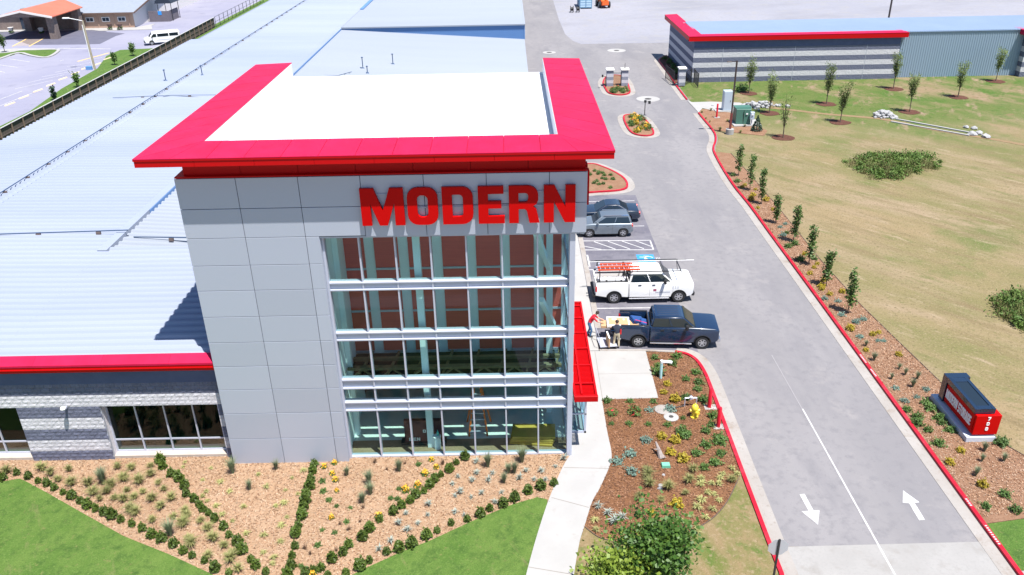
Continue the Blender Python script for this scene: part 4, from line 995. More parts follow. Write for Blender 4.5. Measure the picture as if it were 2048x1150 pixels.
# ------------------------------------------------------------------ vehicles (built facing +x, then placed)
M_tyre = mk('tyre', (.02,.02,.022), .85); M_rim = mk('alloy', (.62,.63,.66), .3, metal=.8); M_wsg = mk('car_glass', (.012,.02,.028), .05, spec=.8)
M_blackp = mk('black_plastic', (.02,.02,.022), .6); M_tail = mk('tail_light', (.55,.01,.015), .2); M_headl = mk('head_light', (.75,.78,.8), .15)
M_chrome = mk('chrome', (.7,.71,.74), .15, metal=.9)
M_navy = mk('navy_car_paint', (.006,.020,.055), .25, metal=.0, coat=1.0); M_whitep = mk('white_car_paint', (.80,.80,.80), .35, coat=.6)
M_greyp = mk('grey_car_paint', (.20,.235,.27), .3, metal=.5, coat=.8); M_darkp = mk('dark_blue_car_paint', (.008,.018,.040), .35, coat=1.0)
def car_body(prof, W, top=1.0, rnd=.07):
    """side outline (x,z) lofted across the width, edges drawn in towards the sides"""
    a = sum(prof[i][0]*prof[(i+1)%len(prof)][1]-prof[(i+1)%len(prof)][0]*prof[i][1] for i in range(len(prof)))
    if a < 0: prof = prof[::-1]
    x0 = min(p[0] for p in prof); x1 = max(p[0] for p in prof); n = len(prof)
    lay = [(-W/2,1.0),(-W/2+rnd*.35,.4),(-W/2+rnd,.12),(-W/2+rnd*2.2,0)]; lay = lay+[(-y,k) for y, k in lay[::-1]]
    mb = MB(); vs = []
    for y, k in lay:
        for x, z in prof:
            z2 = z-rnd*k*max(0,min(1,(z-top)/.15+.3)) if z > top else z
            e = min(x-x0, x1-x); s_ = max(0, 1-e/.35)
            vs.append((x+(rnd*1.6*k*s_ if x-x0 < x1-x else -rnd*1.6*k*s_), y, z2))
    fs = []
    tri = tessellate_polygon([[Vector((x, z, 0)) for x, z in prof]])
    for t in tri:
        A, B, C = [prof[i] for i in t]; cr = (B[0]-A[0])*(C[1]-A[1])-(B[1]-A[1])*(C[0]-A[0])
        q = tuple(t) if cr > 0 else tuple(t[::-1]); fs += [q, tuple(i+n*(len(lay)-1) for i in q[::-1])]
    for L in range(len(lay)-1):
        for i in range(n):
            j = (i+1) % n; fs.append((L*n+j, L*n+i, (L+1)*n+i, (L+1)*n+j))
    return mb.add(vs, fs)
def arch(cx, r=.5, zc=.40, z0=.42, n=9):
    a0 = math.asin((z0-zc)/r); return [(cx+r*math.cos(math.pi-a0-(math.pi-2*a0)*i/n), zc+r*math.sin(math.pi-a0-(math.pi-2*a0)*i/n)) for i in range(n+1)]
def house(b, t, zb, zt, wb, wt):
    """greenhouse: base (x0,x1), top (x0,x1); returns mesh and a function giving points on its faces"""
    pts = lambda s: [(b[0],-wb*s,zb),(b[1],-wb*s,zb),(t[1],-wt*s,zt),(t[0],-wt*s,zt)]
    B = [(b[0],-wb,zb),(b[1],-wb,zb),(b[1],wb,zb),(b[0],wb,zb)]; T_ = [(t[0],-wt,zt),(t[1],-wt,zt),(t[1],wt,zt),(t[0],wt,zt)]
    return MB().hexa(B, T_), B, T_
def facequad(Pq, u0, u1, v0, v1, off, u2=None, u3=None):
    """thin pane on the quad Pq (bl, br, tr, tl), in its own 0..1 coordinates"""
    Pq = [Vector(p) for p in Pq]; nrm = (Pq[1]-Pq[0]).cross(Pq[3]-Pq[0]).normalized()
    f = lambda u, v: Pq[0].lerp(Pq[1], u).lerp(Pq[3].lerp(Pq[2], u), v)
    u2 = u1 if u2 is None else u2; u3 = u0 if u3 is None else u3
    q = [f(u0,v0), f(u1,v0), f(u2,v1), f(u3,v1)]
    return MB().hexa([p-nrm*.002 for p in q], [p+nrm*off for p in q])
def wheel(root, x, y, r, w_, side, spokes=6):
    c = (x, y, r); t_ = MB().lathe([(r*.62,-w_/2),(r*.93,-w_/2),(r,-w_/2+.04),(r,w_/2-.04),(r*.93,w_/2),(r*.62,w_/2)], c, 24, 'y')
    wo = obj('wheel', t_, M_tyre, root, smooth=True)
    s_ = side; yo = y+s_*(w_/2-.035)
    rm = MB().lathe([(0,yo-y),(r*.20,yo-y+s_*.015),(r*.20,yo-y-s_*.01)], c, 16, 'y').lathe([(r*.54,yo-y+s_*.02),(r*.63,yo-y+s_*.02),(r*.63,yo-y-s_*.03),(r*.54,yo-y-s_*.03)], c, 20, 'y')
    for k in range(spokes):
        a = 2*math.pi*k/spokes; rm.bar((x+.1*r*math.cos(a),yo,r+.1*r*math.sin(a)),(x+.58*r*math.cos(a),yo,r+.58*r*math.sin(a)),r*.17,.03,(0,1,0))
    obj('rim', rm, M_rim, wo)
    obj('hub', MB().lathe([(0,-s_*.06),(r*.6,-s_*.06)], (x,yo,r), 16, 'y').lathe([(0,-s_*.06),(r*.6,-s_*.06)], (x,yo,r), 16, 'y') if False else MB().tube((x,yo-s_*.10,r),(x,yo-s_*.05,r),r*.6,n=16), M_blackp, wo)
def put(root, x, y, deg, z=.012): root.location = (x, y, z); root.rotation_euler = (0, 0, R(deg))

def pickup(name, label, paint, WB=3.68, W=2.0, H=1.93, rear=1.22, front=.95, bedlen=1.75, tailgate_open=False, rail=1.42, archmat=None, roofribs=False, belt=1.37, wr=.40):
    t = thing(name, label, 'pickup truck')
    ra, fa = -WB/2, WB/2; xt, xf = ra-rear, fa+front; xb = xt+bedlen; cowl = fa-.42
    prof = [(xb,.46)]+[(fa-.75,.44)]+arch(fa,.50,.40,.44)+[(xf-.12,.50),(xf,.66),(xf,belt-.22),(xf-.05,belt-.11),(xf-.30,belt-.05),(cowl+.1,belt),(cowl-.3,belt+.01),(xb,belt+.01)]
    obj('body', car_body(prof, W, 1.0), paint, t, smooth=True)
    for s in (-1,1):
        bp = [(xt,.60),(ra-.62,.50)]+arch(ra,.50,.40,.48)+[(xb-.012,.46),(xb-.012,rail),(xt+.03,rail)]
        o = car_body(bp, .15, 1.2, .03); o.v = [(x,y+s*(W/2-.078),z) for x,y,z in o.v]
        b_ = obj('bed_side', o, paint, t, smooth=True)
        obj('bed_rail', MB().box(xt+.05,s*(W/2-.15),rail,xb-.03,s*(W/2-.02),rail+.022), M_blackp, b_)
        for cx in (ra, fa):
            vs = arch(cx,.50,.40,.44,12); mb = MB()
            for a, b in zip(vs, vs[1:]): mb.bar((a[0],s*(W/2+.006),a[1]),(b[0],s*(W/2+.006),b[1]),.03,.055,(0,1,0))
            obj('arch_flare', mb, archmat or M_blackp, t)
        obj('tail_light', MB().box(xt-.012,s*(W/2-.16),.86,xt+.09,s*(W/2+.006),1.22), M_tail, t, bevel=.012, seg=1)
        obj('head_light', MB().box(xf-.26,s*(W/2-.40),.88,xf-.012,s*(W/2-.045),1.10), M_headl, t, bevel=.02, seg=1)
        obj('running_board', MB().box(xb-.2 if False else xb+.05,s*(W/2-.06),.34,fa-.62,s*(W/2+.09),.40), M_chrome, t, bevel=.01, seg=1)
        mr = obj('mirror', MB().box(cowl-.62,s*(W/2+.06),belt-.02,cowl-.46,s*(W/2+.30),belt+.25), M_blackp, t, bevel=.03)
        obj('mirror_arm', MB().box(cowl-.60,s*(W/2-.08),belt-.02,cowl-.5,s*(W/2+.08),belt+.05), M_blackp, mr)
        for hx in (xb+.62, cowl-1.32): obj('door_handle', MB().box(hx,s*(W/2-.012),belt-.19,hx+.2,s*(W/2+.025),belt-.14), M_blackp if archmat is None else M_blackp, t)
        for sx_ in (xb+.06, (xb+cowl)/2-.05, cowl+.02): obj('shut_line', MB().box(sx_,s*(W/2-.02),.50,sx_+.012,s*(W/2+.002),belt-.06), M_blackp, t)
    obj('bed_floor', MB().box(xt+.02,-W/2+.15,.80,xb,W/2-.15,.86), M_blackp, t)
    obj('bed_front', MB().box(xb-.07,-W/2+.15,.86,xb-.02,W/2-.15,rail+.02), M_blackp, t)
    tg = MB().box(xt-.56,-W/2+.16,.82,xt-.0,W/2-.16,.89) if tailgate_open else MB().box(xt-.02,-W/2+.16,.62,xt+.06,W/2-.16,rail)
    obj('tailgate', tg, paint, t, bevel=.015, seg=1)
    obj('bumper', MB().box(xt-.16,-W/2+.06,.46,xt+.08,W/2-.06,.64), M_chrome if archmat is None else M_blackp, t, bevel=.03)
    obj('bumper', MB().box(xf-.12,-W/2+.08,.42,xf+.09,W/2-.08,.68), M_chrome if archmat is None else M_blackp, t, bevel=.04)
    obj('grille', MB().box(xf-.05,-W/2+.42,.70,xf+.025,W/2-.42,1.06), M_blackp, t, bevel=.02, seg=1)
    obj('underbody', MB().box(xt+.3,-W/2+.25,.30,xf-.3,W/2-.25,.5), M_blackp, t)
    hb, B, T_ = house((xb+.04,cowl+.02),(xb+.22,cowl-.72),belt-.02,H,W/2-.045,W/2-.20)
    cab = obj('cab', hb, paint, t, bevel=.085, smooth=True, seg=3)
    sd = [B[0],B[1],T_[1],T_[0]]; sl2 = [B[2],B[3],T_[3],T_[2]]
    for q, flip in ((sd,0),(sl2,1)):
        for (u0,u1,u2,u3) in ((.035,.475,.475,.045),(.50,.965,.94,.50)):
            if flip: u0,u1,u2,u3 = 1-u1,1-u0,1-u3,1-u2
            obj('side_window', facequad(q,u0,u1,.06,.84,.006,u2,u3), M_wsg, t)
    obj('windscreen', facequad([B[1],B[2],T_[2],T_[1]],.04,.96,.04,.93,.006), M_wsg, t)
    obj('rear_window', facequad([B[3],B[0],T_[0],T_[3]],.12,.88,.12,.82,.006), M_wsg, t)
    if roofribs:
        for k in range(5): obj('roof_rib', MB().box(xb+.45,-.52+k*.26-.025,H-.002,cowl-.95,-.52+k*.26+.025,H+.018), paint, t, bevel=.008, seg=1)
    for cx in (ra, fa):
        for s in (-1,1): wheel(t, cx, s*(W/2-.13), wr, .28, s)
    return t, dict(xt=xt, xb=xb, xf=xf, cowl=cowl, ra=ra, fa=fa, W=W, H=H, rail=rail)

tk1, d1 = pickup('pickup_truck', 'dark navy crew-cab pickup being loaded by the side entrance', M_navy, H=1.97, tailgate_open=True, roofribs=True, rear=1.08, bedlen=1.70)
put(tk1, 9.1, 42.45, -4.5)
tk2, d2 = pickup('work_truck', 'white work pickup with ladder rack and orange ladders', M_whitep, WB=4.15, W=2.08, rear=1.2, front=.95, bedlen=2.1, archmat=M_blackp, rail=1.52, belt=1.46, H=2.08, wr=.42)
put(tk2, 8.5, 48.2, 0)
# work-truck fittings
xt, xb, W2_ = d2['xt'], d2['xb'], d2['W']
M_blks = mk('black_rack', (.02,.02,.022), .45)
rk = MB()
for s in (-1,1):
    for x in (xt+.25, xb-.15): rk.bar((x,s*(W2_/2-.09),1.53),(x,s*(W2_/2-.16),2.18),.06,.06)
    rk.bar((xt+.1,s*(W2_/2-.16),2.18),(d2['cowl']+.5,s*(W2_/2-.16),2.18),.05,.05)
    rk.bar((d2['cowl']+.5,s*(W2_/2-.16),2.18),(d2['cowl']+.62,s*(W2_/2-.2),1.44),.035,.035)
for x in (xt+.25, xb-.15, d2['cowl']-.6, d2['cowl']+.48): rk.bar((x,-W2_/2+.16,2.18),(x,W2_/2-.16,2.18),.05,.05)
obj('ladder_rack', rk, M_blks, tk2, off=(0,0,0))
for k, (x0, x1) in enumerate(((xt+.15,xt+1.25),(xt+1.28,xb-.1))):
    tb = obj('tool_box', MB().box(x0,-W2_/2+.17,1.2,x1,-W2_/2+.62,1.66), M_whitep, tk2, bevel=.02, seg=1, off=(0,0,0)); obj('latch', MB().box((x0+x1)/2-.05,-W2_/2+.155,1.55,(x0+x1)/2+.05,-W2_/2+.17,1.62), M_blackp, tb, off=(0,0,0))
sg_ = obj('side_marking', MB().box(.55,-W2_/2-.004,.72,1.5,-W2_/2+.01,.80), mk('grey_decal',(.45,.47,.52),.5), tk2, off=(0,0,0))
obj('side_marking', MB().box(.42,-W2_/2-.004,.84,.62,-W2_/2+.01,1.0), mk('red_blue_decal',(.35,.08,.14),.5), tk2, off=(0,0,0))
for i in range(3):
    for j in range(3): obj('side_marking', MB().box(1.62+i*.16,-W2_/2-.004,1.0+j*.07,1.72+i*.16,-W2_/2+.012,1.035+j*.07), MATS['grey_decal'], tk2, off=(0,0,0))
# ladders and rods carried on the rack are things of their own
Z0 = .012
def ladder(label, x0, x1, y, z, hw):
    t = thing('ladder', label, 'ladder', (8.5,48.2,z), 0, 'ladders on the work truck')
    for s in (-1,1): obj('rail', MB().box(x0,y+s*hw-.035,0,x1,y+s*hw+.035,.09), mk('red_orange_rail',(.70,.075,.02),.5), t, off=(0,0,0))
    n_ = int((x1-x0)/.3)
    for k in range(n_): obj('rung', MB().tube((x0+.18+k*.3,y-hw+.03,.045),(x0+.18+k*.3,y+hw-.03,.045),.022,n=8), M_alum, t, off=(0,0,0))
    for s in (-1,1): obj('foot', MB().box(x0-.12,y+s*hw-.05,-.01,x0,y+s*hw+.05,.10), M_alum, t, off=(0,0,0))
    return t
ladder('orange ladder lying flat on the near side of the truck rack', xt+.15, xb+.75, -.50, 2.22, .20)
ladder('orange ladder lying on top of the other across the rack middle', xt+.35, xb+.35, -.02, 2.22, .20)
rd = thing('conduit_bundle', 'long white and black conduits tied to the far side of the rack', 'conduit', (8.5,48.2,2.24))
for k in range(3): obj('conduit', MB().tube((xt-.35+.1*k,.62+.07*k,0),(d2['cowl']+1.6-.5*k,.62+.07*k,0),.02,n=8), M_wt if k < 1 else M_blks, rd, off=(0,0,0))
gc = thing('gas_can', 'red plastic can standing in the white truck bed', 'can', (8.5+xt+.55,48.2+.15,.89))
obj('body', MB().box(-.22,-.14,0,.22,.14,.36), mk('red_plastic',(.6,.01,.02),.4), gc, bevel=.06, off=(0,0,0)); obj('spout', MB().tube((.12,0,.34),(.2,0,.5),.03), mk('yellow_plastic',(.75,.55,.03),.5), gc, off=(0,0,0))
jn = thing('yellow_bag', 'yellow tool bag in the white truck bed', 'bag', (8.5+xt+1.25,48.2+.15,.89))
obj('body', MB().hexa([(-.25,-.15,0),(.25,-.15,0),(.25,.15,0),(-.25,.15,0)], [(-.2,-.06,.38),(.2,-.06,.38),(.2,.06,.38),(-.2,.06,.38)]), mk('yellow_canvas',(.72,.52,.05),.8), jn, bevel=.04, off=(0,0,0)); obj('strap', MB().tube((-.15,0,.37),(0,0,.5),.02).tube((0,0,.5),(.15,0,.37),.02), M_blackp, jn, off=(0,0,0))

def saloon(name, label, cat, paint, WB, W, H, rear, front, hoodz, belt, gb, gt, trunkz, wins, r=.33, rails=False):
    t = thing(name, label, cat); ra, fa = -WB/2, WB/2; xr, xf = ra-rear, fa+front
    prof = [(xr+.06,.36)]+arch(ra,r+.07,r,.30)+arch(fa,r+.07,r,.30)+[(xf-.1,.32),(xf,.50),(xf-.02,.72),(xf-.18,hoodz-.06),(xf-.5,hoodz),(gb[1],belt),(gb[0],trunkz),(xr+.12,trunkz-.03),(xr,trunkz-.25),(xr-.02,.6)]
    obj('body', car_body(prof, W, .75, .08), paint, t, smooth=True)
    hb, B, T_ = house(gb, gt, min(belt,trunkz)-.03, H, W/2-.05, W/2-.24)
    obj('cabin', hb, paint, t, bevel=.11, smooth=True, seg=3)
    sd = [B[0],B[1],T_[1],T_[0]]; sl2 = [B[2],B[3],T_[3],T_[2]]
    for q, flip in ((sd,0),(sl2,1)):
        for (u0,u1,u2,u3) in wins:
            if flip: u0,u1,u2,u3 = 1-u1,1-u0,1-u3,1-u2
            obj('side_window', facequad(q,u0,u1,.06,.84,.008,u2,u3), M_wsg, t)
    obj('windscreen', facequad([B[1],B[2],T_[2],T_[1]],.06,.94,.06,.92,.006), M_wsg, t)
    obj('rear_window', facequad([B[3],B[0],T_[0],T_[3]],.08,.92,.15,.88,.006), M_wsg, t)
    for s in (-1,1):
        obj('tail_light', MB().box(xr-.01,s*(W/2-.30),trunkz-.32,xr+.16,s*(W/2-.03),trunkz-.12), M_tail, t, bevel=.02, seg=1)
        obj('head_light', MB().box(xf-.32,s*(W/2-.38),hoodz-.26,xf-.06,s*(W/2-.05),hoodz-.11), M_headl, t, bevel=.02, seg=1)
        obj('mirror', MB().box(gb[1]-.45,s*(W/2-.02),belt-.02,gb[1]-.28,s*(W/2+.16),belt+.12), paint, t, bevel=.03)
        for hx in (gb[0]+.5, (gb[0]+gb[1])/2+.25): obj('door_handle', MB().box(hx,s*(W/2-.02),belt-.2,hx+.18,s*(W/2+.018),belt-.16), paint, t)
        for sx_ in ((gb[0]+gb[1])/2,gb[1]-.15): obj('shut_line', MB().box(sx_,s*(W/2-.02),.40,sx_+.012,s*(W/2+.002),belt-.12), M_blackp, t)
        obj('sill', MB().box(ra+r+.1,s*(W/2-.04),.24,fa-r-.1,s*(W/2-.004),.32), M_blackp, t)
        if rails: obj('roof_rail', MB().bar((gt[0]+.1,s*(W/2-.30),H+.03),(gt[1]-.15,s*(W/2-.30),H+.03),.04,.04), M_chrome, t)
    obj('bumper', MB().box(xr-.05,-W/2+.14,.36,xr+.1,W/2-.14,.58), paint, t, bevel=.04); obj('bumper', MB().box(xf-.1,-W/2+.16,.32,xf+.04,W/2-.16,.52), M_blackp, t, bevel=.04)
    obj('underbody', MB().box(xr+.3,-W/2+.2,.2,xf-.3,W/2-.2,.4), M_blackp, t)
    for cx in (ra, fa):
        for s in (-1,1): wheel(t, cx, s*(W/2-.11), r, .21, s, 5)
    return t
s1 = saloon('hatchback', 'silver-grey boxy hatchback parked beside the hatched aisle', 'car', M_greyp, 2.57, 1.80, 1.64, .72, .82, 1.06, 1.12, (-1.94,1.05), (-1.76,.35), 1.12, ((.05,.44,.44,.06),(.46,.92,.80,.46)), .345, True)
put(s1, 7.1, 58.85, 180)
s2 = saloon('saloon_car', 'glossy dark blue saloon parked behind the grey hatchback', 'car', M_darkp, 2.95, 1.90, 1.45, 1.05, .95, .92, .96, (-1.75,1.05), (-.85,.15), 1.0, ((.20,.50,.48,.22),(.52,.90,.72,.52)), .345)
put(s2, 7.55, 61.75, 180)
# white passenger van
def van():
    t = thing('passenger_van', 'white passenger van passing behind the timber fence', 'van'); W = 2.0; ra, fa = -1.75, 1.75
    prof = [(-2.9,.42)]+arch(ra,.46,.38,.40)+arch(fa,.46,.38,.40)+[(2.72,.44),(2.82,.6),(2.80,.95),(2.62,1.12),(2.05,1.22),(1.45,1.95),(1.1,2.06),(-2.75,2.06),(-2.9,1.9)]
    obj('body', car_body(prof, W, 1.2, .10), M_whitep, t, smooth=True)
    for s in (-1,1):
        y0_, y1_ = s*(W/2-.02), s*(W/2+.006)
        obj('side_window', MB().box(-1.05,y0_,1.30,.72,y1_,1.80), M_wsg, t); obj('side_window', MB().box(-2.6,y0_,1.30,-1.2,y1_,1.80), M_wsg, t)
        obj('side_window', MB().prism([(.86,1.28),(1.75,1.28),(1.35,1.82),(.86,1.82)], y0_, y1_), M_wsg, t)
        obj('mirror', MB().box(1.5,s*1.0,1.2,1.65,s*1.25,1.5), M_blackp, t, bevel=.02); obj('tail_light', MB().box(-2.92,s*.80,.9,-2.84,s*.97,1.4), M_tail, t); obj('head_light', MB().box(2.6,s*.6,.85,2.83,s*.92,1.02), M_headl, t)
        obj('side_marking', MB().box(-1.2,s*(W/2-.01),.72,.9,s*(W/2+.004),.86), MATS['grey_decal'], t); obj('rain_gutter', MB().box(-2.6,s*.93,1.93,1.0,s*.965,1.97), M_blackp, t)
        for cx in (ra,fa): wheel(t, cx, s*.87, .38, .25, s, 8)
    obj('windscreen', facequad([(2.05,-.9,1.22),(2.05,.9,1.22),(1.45,.82,1.95),(1.45,-.82,1.95)],.03,.97,.05,.92,.01), M_wsg, t)
    for s in (-1,1): obj('rear_window', MB().box(-2.925,s*.08,1.3,-2.88,s*.78,1.8), M_wsg, t)
    obj('bumper', MB().box(2.7,-.95,.42,2.93,.95,.62), M_blackp, t, bevel=.03); obj('bumper', MB().box(-3.02,-.95,.42,-2.86,.95,.6), M_blackp, t, bevel=.03)
    return t
v_ = van(); pv = G(322,88); put(v_, pv.x+.2, pv.y+.4, 205)

# telehandler, container and cart on the gravel
TH = thing('telehandler', 'orange telehandler standing on the gravel yard beside the container', 'telehandler')
M_lift = mk('orange_machine', (.78,.13,.02), .45)
obj('chassis', MB().prism([(-2.4,.55),(2.0,.55),(2.2,1.0),(2.0,1.5),(-1.6,1.6),(-2.4,1.4)], -.75, .75), M_lift, TH, bevel=.06)
obj('cab', MB().hexa([(-.6,.05,1.4),(.8,.05,1.4),(.8,.9,1.4),(-.6,.9,1.4)], [(-.4,.1,2.5),(.5,.1,2.5),(.5,.85,2.5),(-.4,.85,2.5)]), M_blackp, TH, bevel=.05)
obj('boom', MB().bar((-2.2,-.25,1.9),(3.6,-.25,1.5),.36,.42), M_lift, TH, bevel=.03)
obj('fork', MB().box(3.5,-.7,.6,3.7,.5,1.5).box(3.7,-.5,.6,4.8,-.35,.66).box(3.7,.2,.6,4.8,.35,.66), M_blackp, TH)
for x in (-1.6,1.5):
    for s in (-1,1): wheel(TH, x, s*.98, .62, .42, s, 6)
obj('counterweight', MB().box(-2.7,-.7,.6,-2.3,.7,1.5), M_lift, TH, bevel=.08); put(TH, 19.3, 177.4, 95)
CT = thing('shipping_container', 'blue shipping container on the gravel yard', 'container', (15.6,178,0)); M_cont = mk('container_blue', (.13,.27,.40), .55, var=(.18,.33,.47), scale=2)
obj('shell', MB().box(14.36,174.95,.15,16.82,181,2.75), M_cont, CT)
cr_ = MB()
for k in range(20): cr_.box(14.30,175.3+k*.28,.25,14.36,175.3+k*.28+.14,2.65)
obj('corrugation', cr_, M_cont, CT, kind='stuff')
for s in (0,1):
    d_ = obj('door', MB().box(14.42+s*1.19,174.88,.22,15.57+s*1.19,174.95,2.68), M_cont, CT)
    for k in range(5): obj('door_panel', MB().box(14.5+s*1.19,174.85,.35+k*.46,15.5+s*1.19,174.88,.70+k*.46), mk('container_pale',(.42,.58,.70),.5), d_)
obj('corner_post', MB().box(14.33,174.86,.0,14.42,175.0,2.78).box(16.76,174.86,0,16.85,175.0,2.78), M_cont, CT)
RL_ = thing('cable_spools', 'pair of black spools beside the blue container', 'spools', (13.0,170.8,0))
for s in (0,1): sp_ = obj('spool', MB().lathe([(0,-.3),(.62,-.3),(.62,-.22),(.35,-.22),(.35,.22),(.62,.22),(.62,.3),(0,.3)], (12.5+s*1.2,170.8,.62), 16, 'x'), M_blackp, RL_)
obj('axle', MB().tube((12.0,170.8,.62),(14.2,170.8,.62),.05), M_alum, RL_)

# ------------------------------------------------------------------ people
def person(name, label, J, mats, hair, loc, rotz):
    """J: joint -> (position, radius); one skin grown over the joints, coloured by the nearest limb"""
    bones = [('pelvis','spine','shirt'),('spine','chest','shirt'),('chest','neck','shirt'),('neck','head','skin'),('head','crown','skin'),
             ('chest','shl','shirt'),('shl','ell','shirt'),('ell','wrl','skin'),('wrl','hal','skin'),('chest','shr','shirt'),('shr','elr','shirt'),('elr','wrr','skin'),('wrr','har','skin'),
             ('pelvis','hil','trousers'),('hil','knl','trousers'),('knl','anl','trousers'),('anl','tol','shoe'),('pelvis','hir','trousers'),('hir','knr','trousers'),('knr','anr','trousers'),('anr','tor','shoe')]
    names = list(J); idx = {k: i for i, k in enumerate(names)}
    me = bpy.data.meshes.new(name); me.from_pydata([J[k][0] for k in names], [(idx[a], idx[b]) for a, b, _ in bones], [])
    o = bpy.data.objects.new(name, me); COL.objects.link(o)
    sk = o.modifiers.new('skin', 'SKIN'); ss = o.modifiers.new('sub', 'SUBSURF'); ss.levels = 2; ss.render_levels = 2
    sv = me.skin_vertices[0].data
    for k in names:
        r_ = J[k][1]; sv[idx[k]].radius = r_ if hasattr(r_, '__len__') else (r_, r_); sv[idx[k]].use_root = (k == 'pelvis')
    dg = bpy.context.evaluated_depsgraph_get(); nm = bpy.data.meshes.new_from_object(o.evaluated_get(dg)); bpy.data.objects.remove(o)
    order = ['shirt','skin','trousers','shoe']; nm.materials.clear()
    for k in order: nm.materials.append(mats[k])
    segs = [(Vector(J[a][0]), Vector(J[b][0]), order.index(k)) for a, b, k in bones]
    for p in nm.polygons:
        c = p.center; best = 1e9
        for a, b, k in segs:
            d = b-a; t_ = max(0, min(1, (c-a).dot(d)/max(d.length_squared,1e-9))); e = (a+d*t_-c).length
            if e < best: best = e; p.material_index = k
        p.use_smooth = True
    t = thing(name, label, 'person', loc, rotz)
    bo = obj('body', nm, None, t)
    hc = Vector(J['head'][0]).lerp(Vector(J['crown'][0]), .55); n_ = (Vector(J['crown'][0])-Vector(J['head'][0])).normalized()
    hm = MB().lathe([(0,.115),(.06,.105),(.098,.06),(.108,.0),(.10,-.04),(.0,-.04)], (0,0,0), 14)
    hm.xform(Matrix.Translation(hc) @ n_.to_track_quat('Z','Y').to_matrix().to_4x4()); obj('hair', hm, hair, t, smooth=True, off=(0,0,0))
    fwd = Vector(J['nose'][0])-Vector(J['head'][0]) if 'nose' in J else None
    for h_, w_ in (('hal','wrl'),('har','wrr')):
        a = Vector(J[h_][0]); d = (a-Vector(J[w_][0])).normalized(); sd_ = d.cross(Vector((0,0,1))).normalized() if abs(d.z) < .95 else Vector((0,1,0)); mb = MB(); dn = d.cross(sd_)
        if dn.z > 0: dn = -dn
        for k, (off_, ln) in enumerate(((-.03,.07),(-.01,.085),(.01,.08),(.03,.06))):
            p0 = a+sd_*off_; p1 = p0+d*ln*.6; p2 = p1+(d*.6+dn*.5)*ln*.5; mb.tube(p0,p1,.010,.009,6).tube(p1,p2,.009,.007,6)
        p0 = a-d*.05-sd_*.035; mb.tube(p0,p0+(-sd_*.8+d*.6)*.06,.011,.008,6)
        obj('fingers', mb, mats['skin'], t, off=(0,0,0))
    return t
M_skin = mk('skin', (.55,.32,.22), .6); M_hair = mk('dark_hair', (.035,.022,.016), .6)
M_shred = mk('red_shirt', (.60,.01,.03), .8); M_jean = mk('blue_jeans', (.05,.13,.27), .8); M_snavy = mk('navy_shirt', (.022,.028,.05), .85); M_khaki = mk('khaki_trousers', (.50,.43,.30), .85); M_shoe = mk('dark_shoes', (.03,.025,.025), .7)
Ja = dict(pelvis=((0,0,.95),(.13,.16)), spine=((.10,0,1.12),(.12,.15)), chest=((.26,0,1.34),(.12,.17)), neck=((.37,0,1.50),(.05,.055)), head=((.43,0,1.56),(.075,.075)), crown=((.50,0,1.70),(.085,.085)),
     shl=((.27,.19,1.37),.065), ell=((.50,.24,1.17),.05), wrl=((.72,.20,1.10),.035), hal=((.80,.19,1.09),(.025,.042)), shr=((.27,-.19,1.37),.065), elr=((.48,-.24,1.16),.05), wrr=((.72,-.20,1.10),.035), har=((.80,-.19,1.09),(.025,.042)),
     hil=((0,.10,.88),.095), knl=((.06,.12,.50),.07), anl=((-.10,.12,.10),.05), tol=((.07,.13,.04),.042), hir=((0,-.10,.88),.095), knr=((.16,-.11,.50),.07), anr=((.08,-.12,.10),.05), tor=((.25,-.13,.04),.042))
person('person', 'person in red shirt and jeans leaning forward to push a long carton', Ja, dict(shirt=M_shred,skin=M_skin,trousers=M_jean,shoe=M_shoe), M_hair, (4.42,42.85,.10), R(-6))
Jb = dict(pelvis=((0,0,.96),(.13,.16)), spine=((.03,0,1.14),(.12,.15)), chest=((.07,0,1.36),(.12,.18)), neck=((.09,0,1.53),(.055,.055)), head=((.12,0,1.60),(.075,.075)), crown=((.15,0,1.74),(.085,.085)),
     shl=((.07,.21,1.39),.065), ell=((.24,.32,1.16),.05), wrl=((.46,.30,1.10),.036), hal=((.54,.29,1.10),(.025,.042)), shr=((.07,-.21,1.39),.065), elr=((.20,-.33,1.16),.05), wrr=((.42,-.30,1.08),.036), har=((.50,-.29,1.08),(.025,.042)),
     hil=((0,.10,.89),.10), knl=((.05,.13,.50),.072), anl=((-.03,.15,.10),.05), tol=((.14,.17,.04),.042), hir=((0,-.10,.89),.10), knr=((.05,-.13,.50),.072), anr=((-.05,-.14,.10),.05), tor=((.12,-.16,.04),.042))
person('person', 'person in navy shirt and khaki trousers seen from behind at the pickup tailgate', Jb, dict(shirt=M_snavy,skin=M_skin,trousers=M_khaki,shoe=M_shoe), M_hair, (5.92,41.62,.012), R(88))

# what they are loading
M_card = mk('cardboard', (.50,.32,.18), .85, var=(.46,.29,.16), scale=3); M_foam = mk('white_foam', (.78,.78,.77), .7)
LC = thing('long_carton', 'long flat brown carton held level over the pickup tailgate', 'carton', (6.35,42.62,.93), R(-4))
obj('box', MB().box(-1.25,-.36,0,1.15,.36,.16), M_card, LC, bevel=.008, seg=1, off=(0,0,0)); obj('tape', MB().box(-1.252,-.03,.161,1.152,.03,.163), mk('parcel_tape',(.42,.27,.14),.4), LC, off=(0,0,0))
FT = thing('framed_board', 'brown board with white foam edging lying on the long carton', 'board', (6.1,42.62,1.10), R(-4))
obj('board', MB().box(-.58,-.44,0,.58,.44,.13), M_card, FT, off=(0,0,0)); obj('foam_edge', MB().box(-.66,-.52,-.0,-.58,.52,.15).box(.58,-.52,0,.66,.52,.15).box(-.58,-.52,0,.58,-.44,.15).box(-.58,.44,0,.58,.52,.15), M_foam, FT, off=(0,0,0))
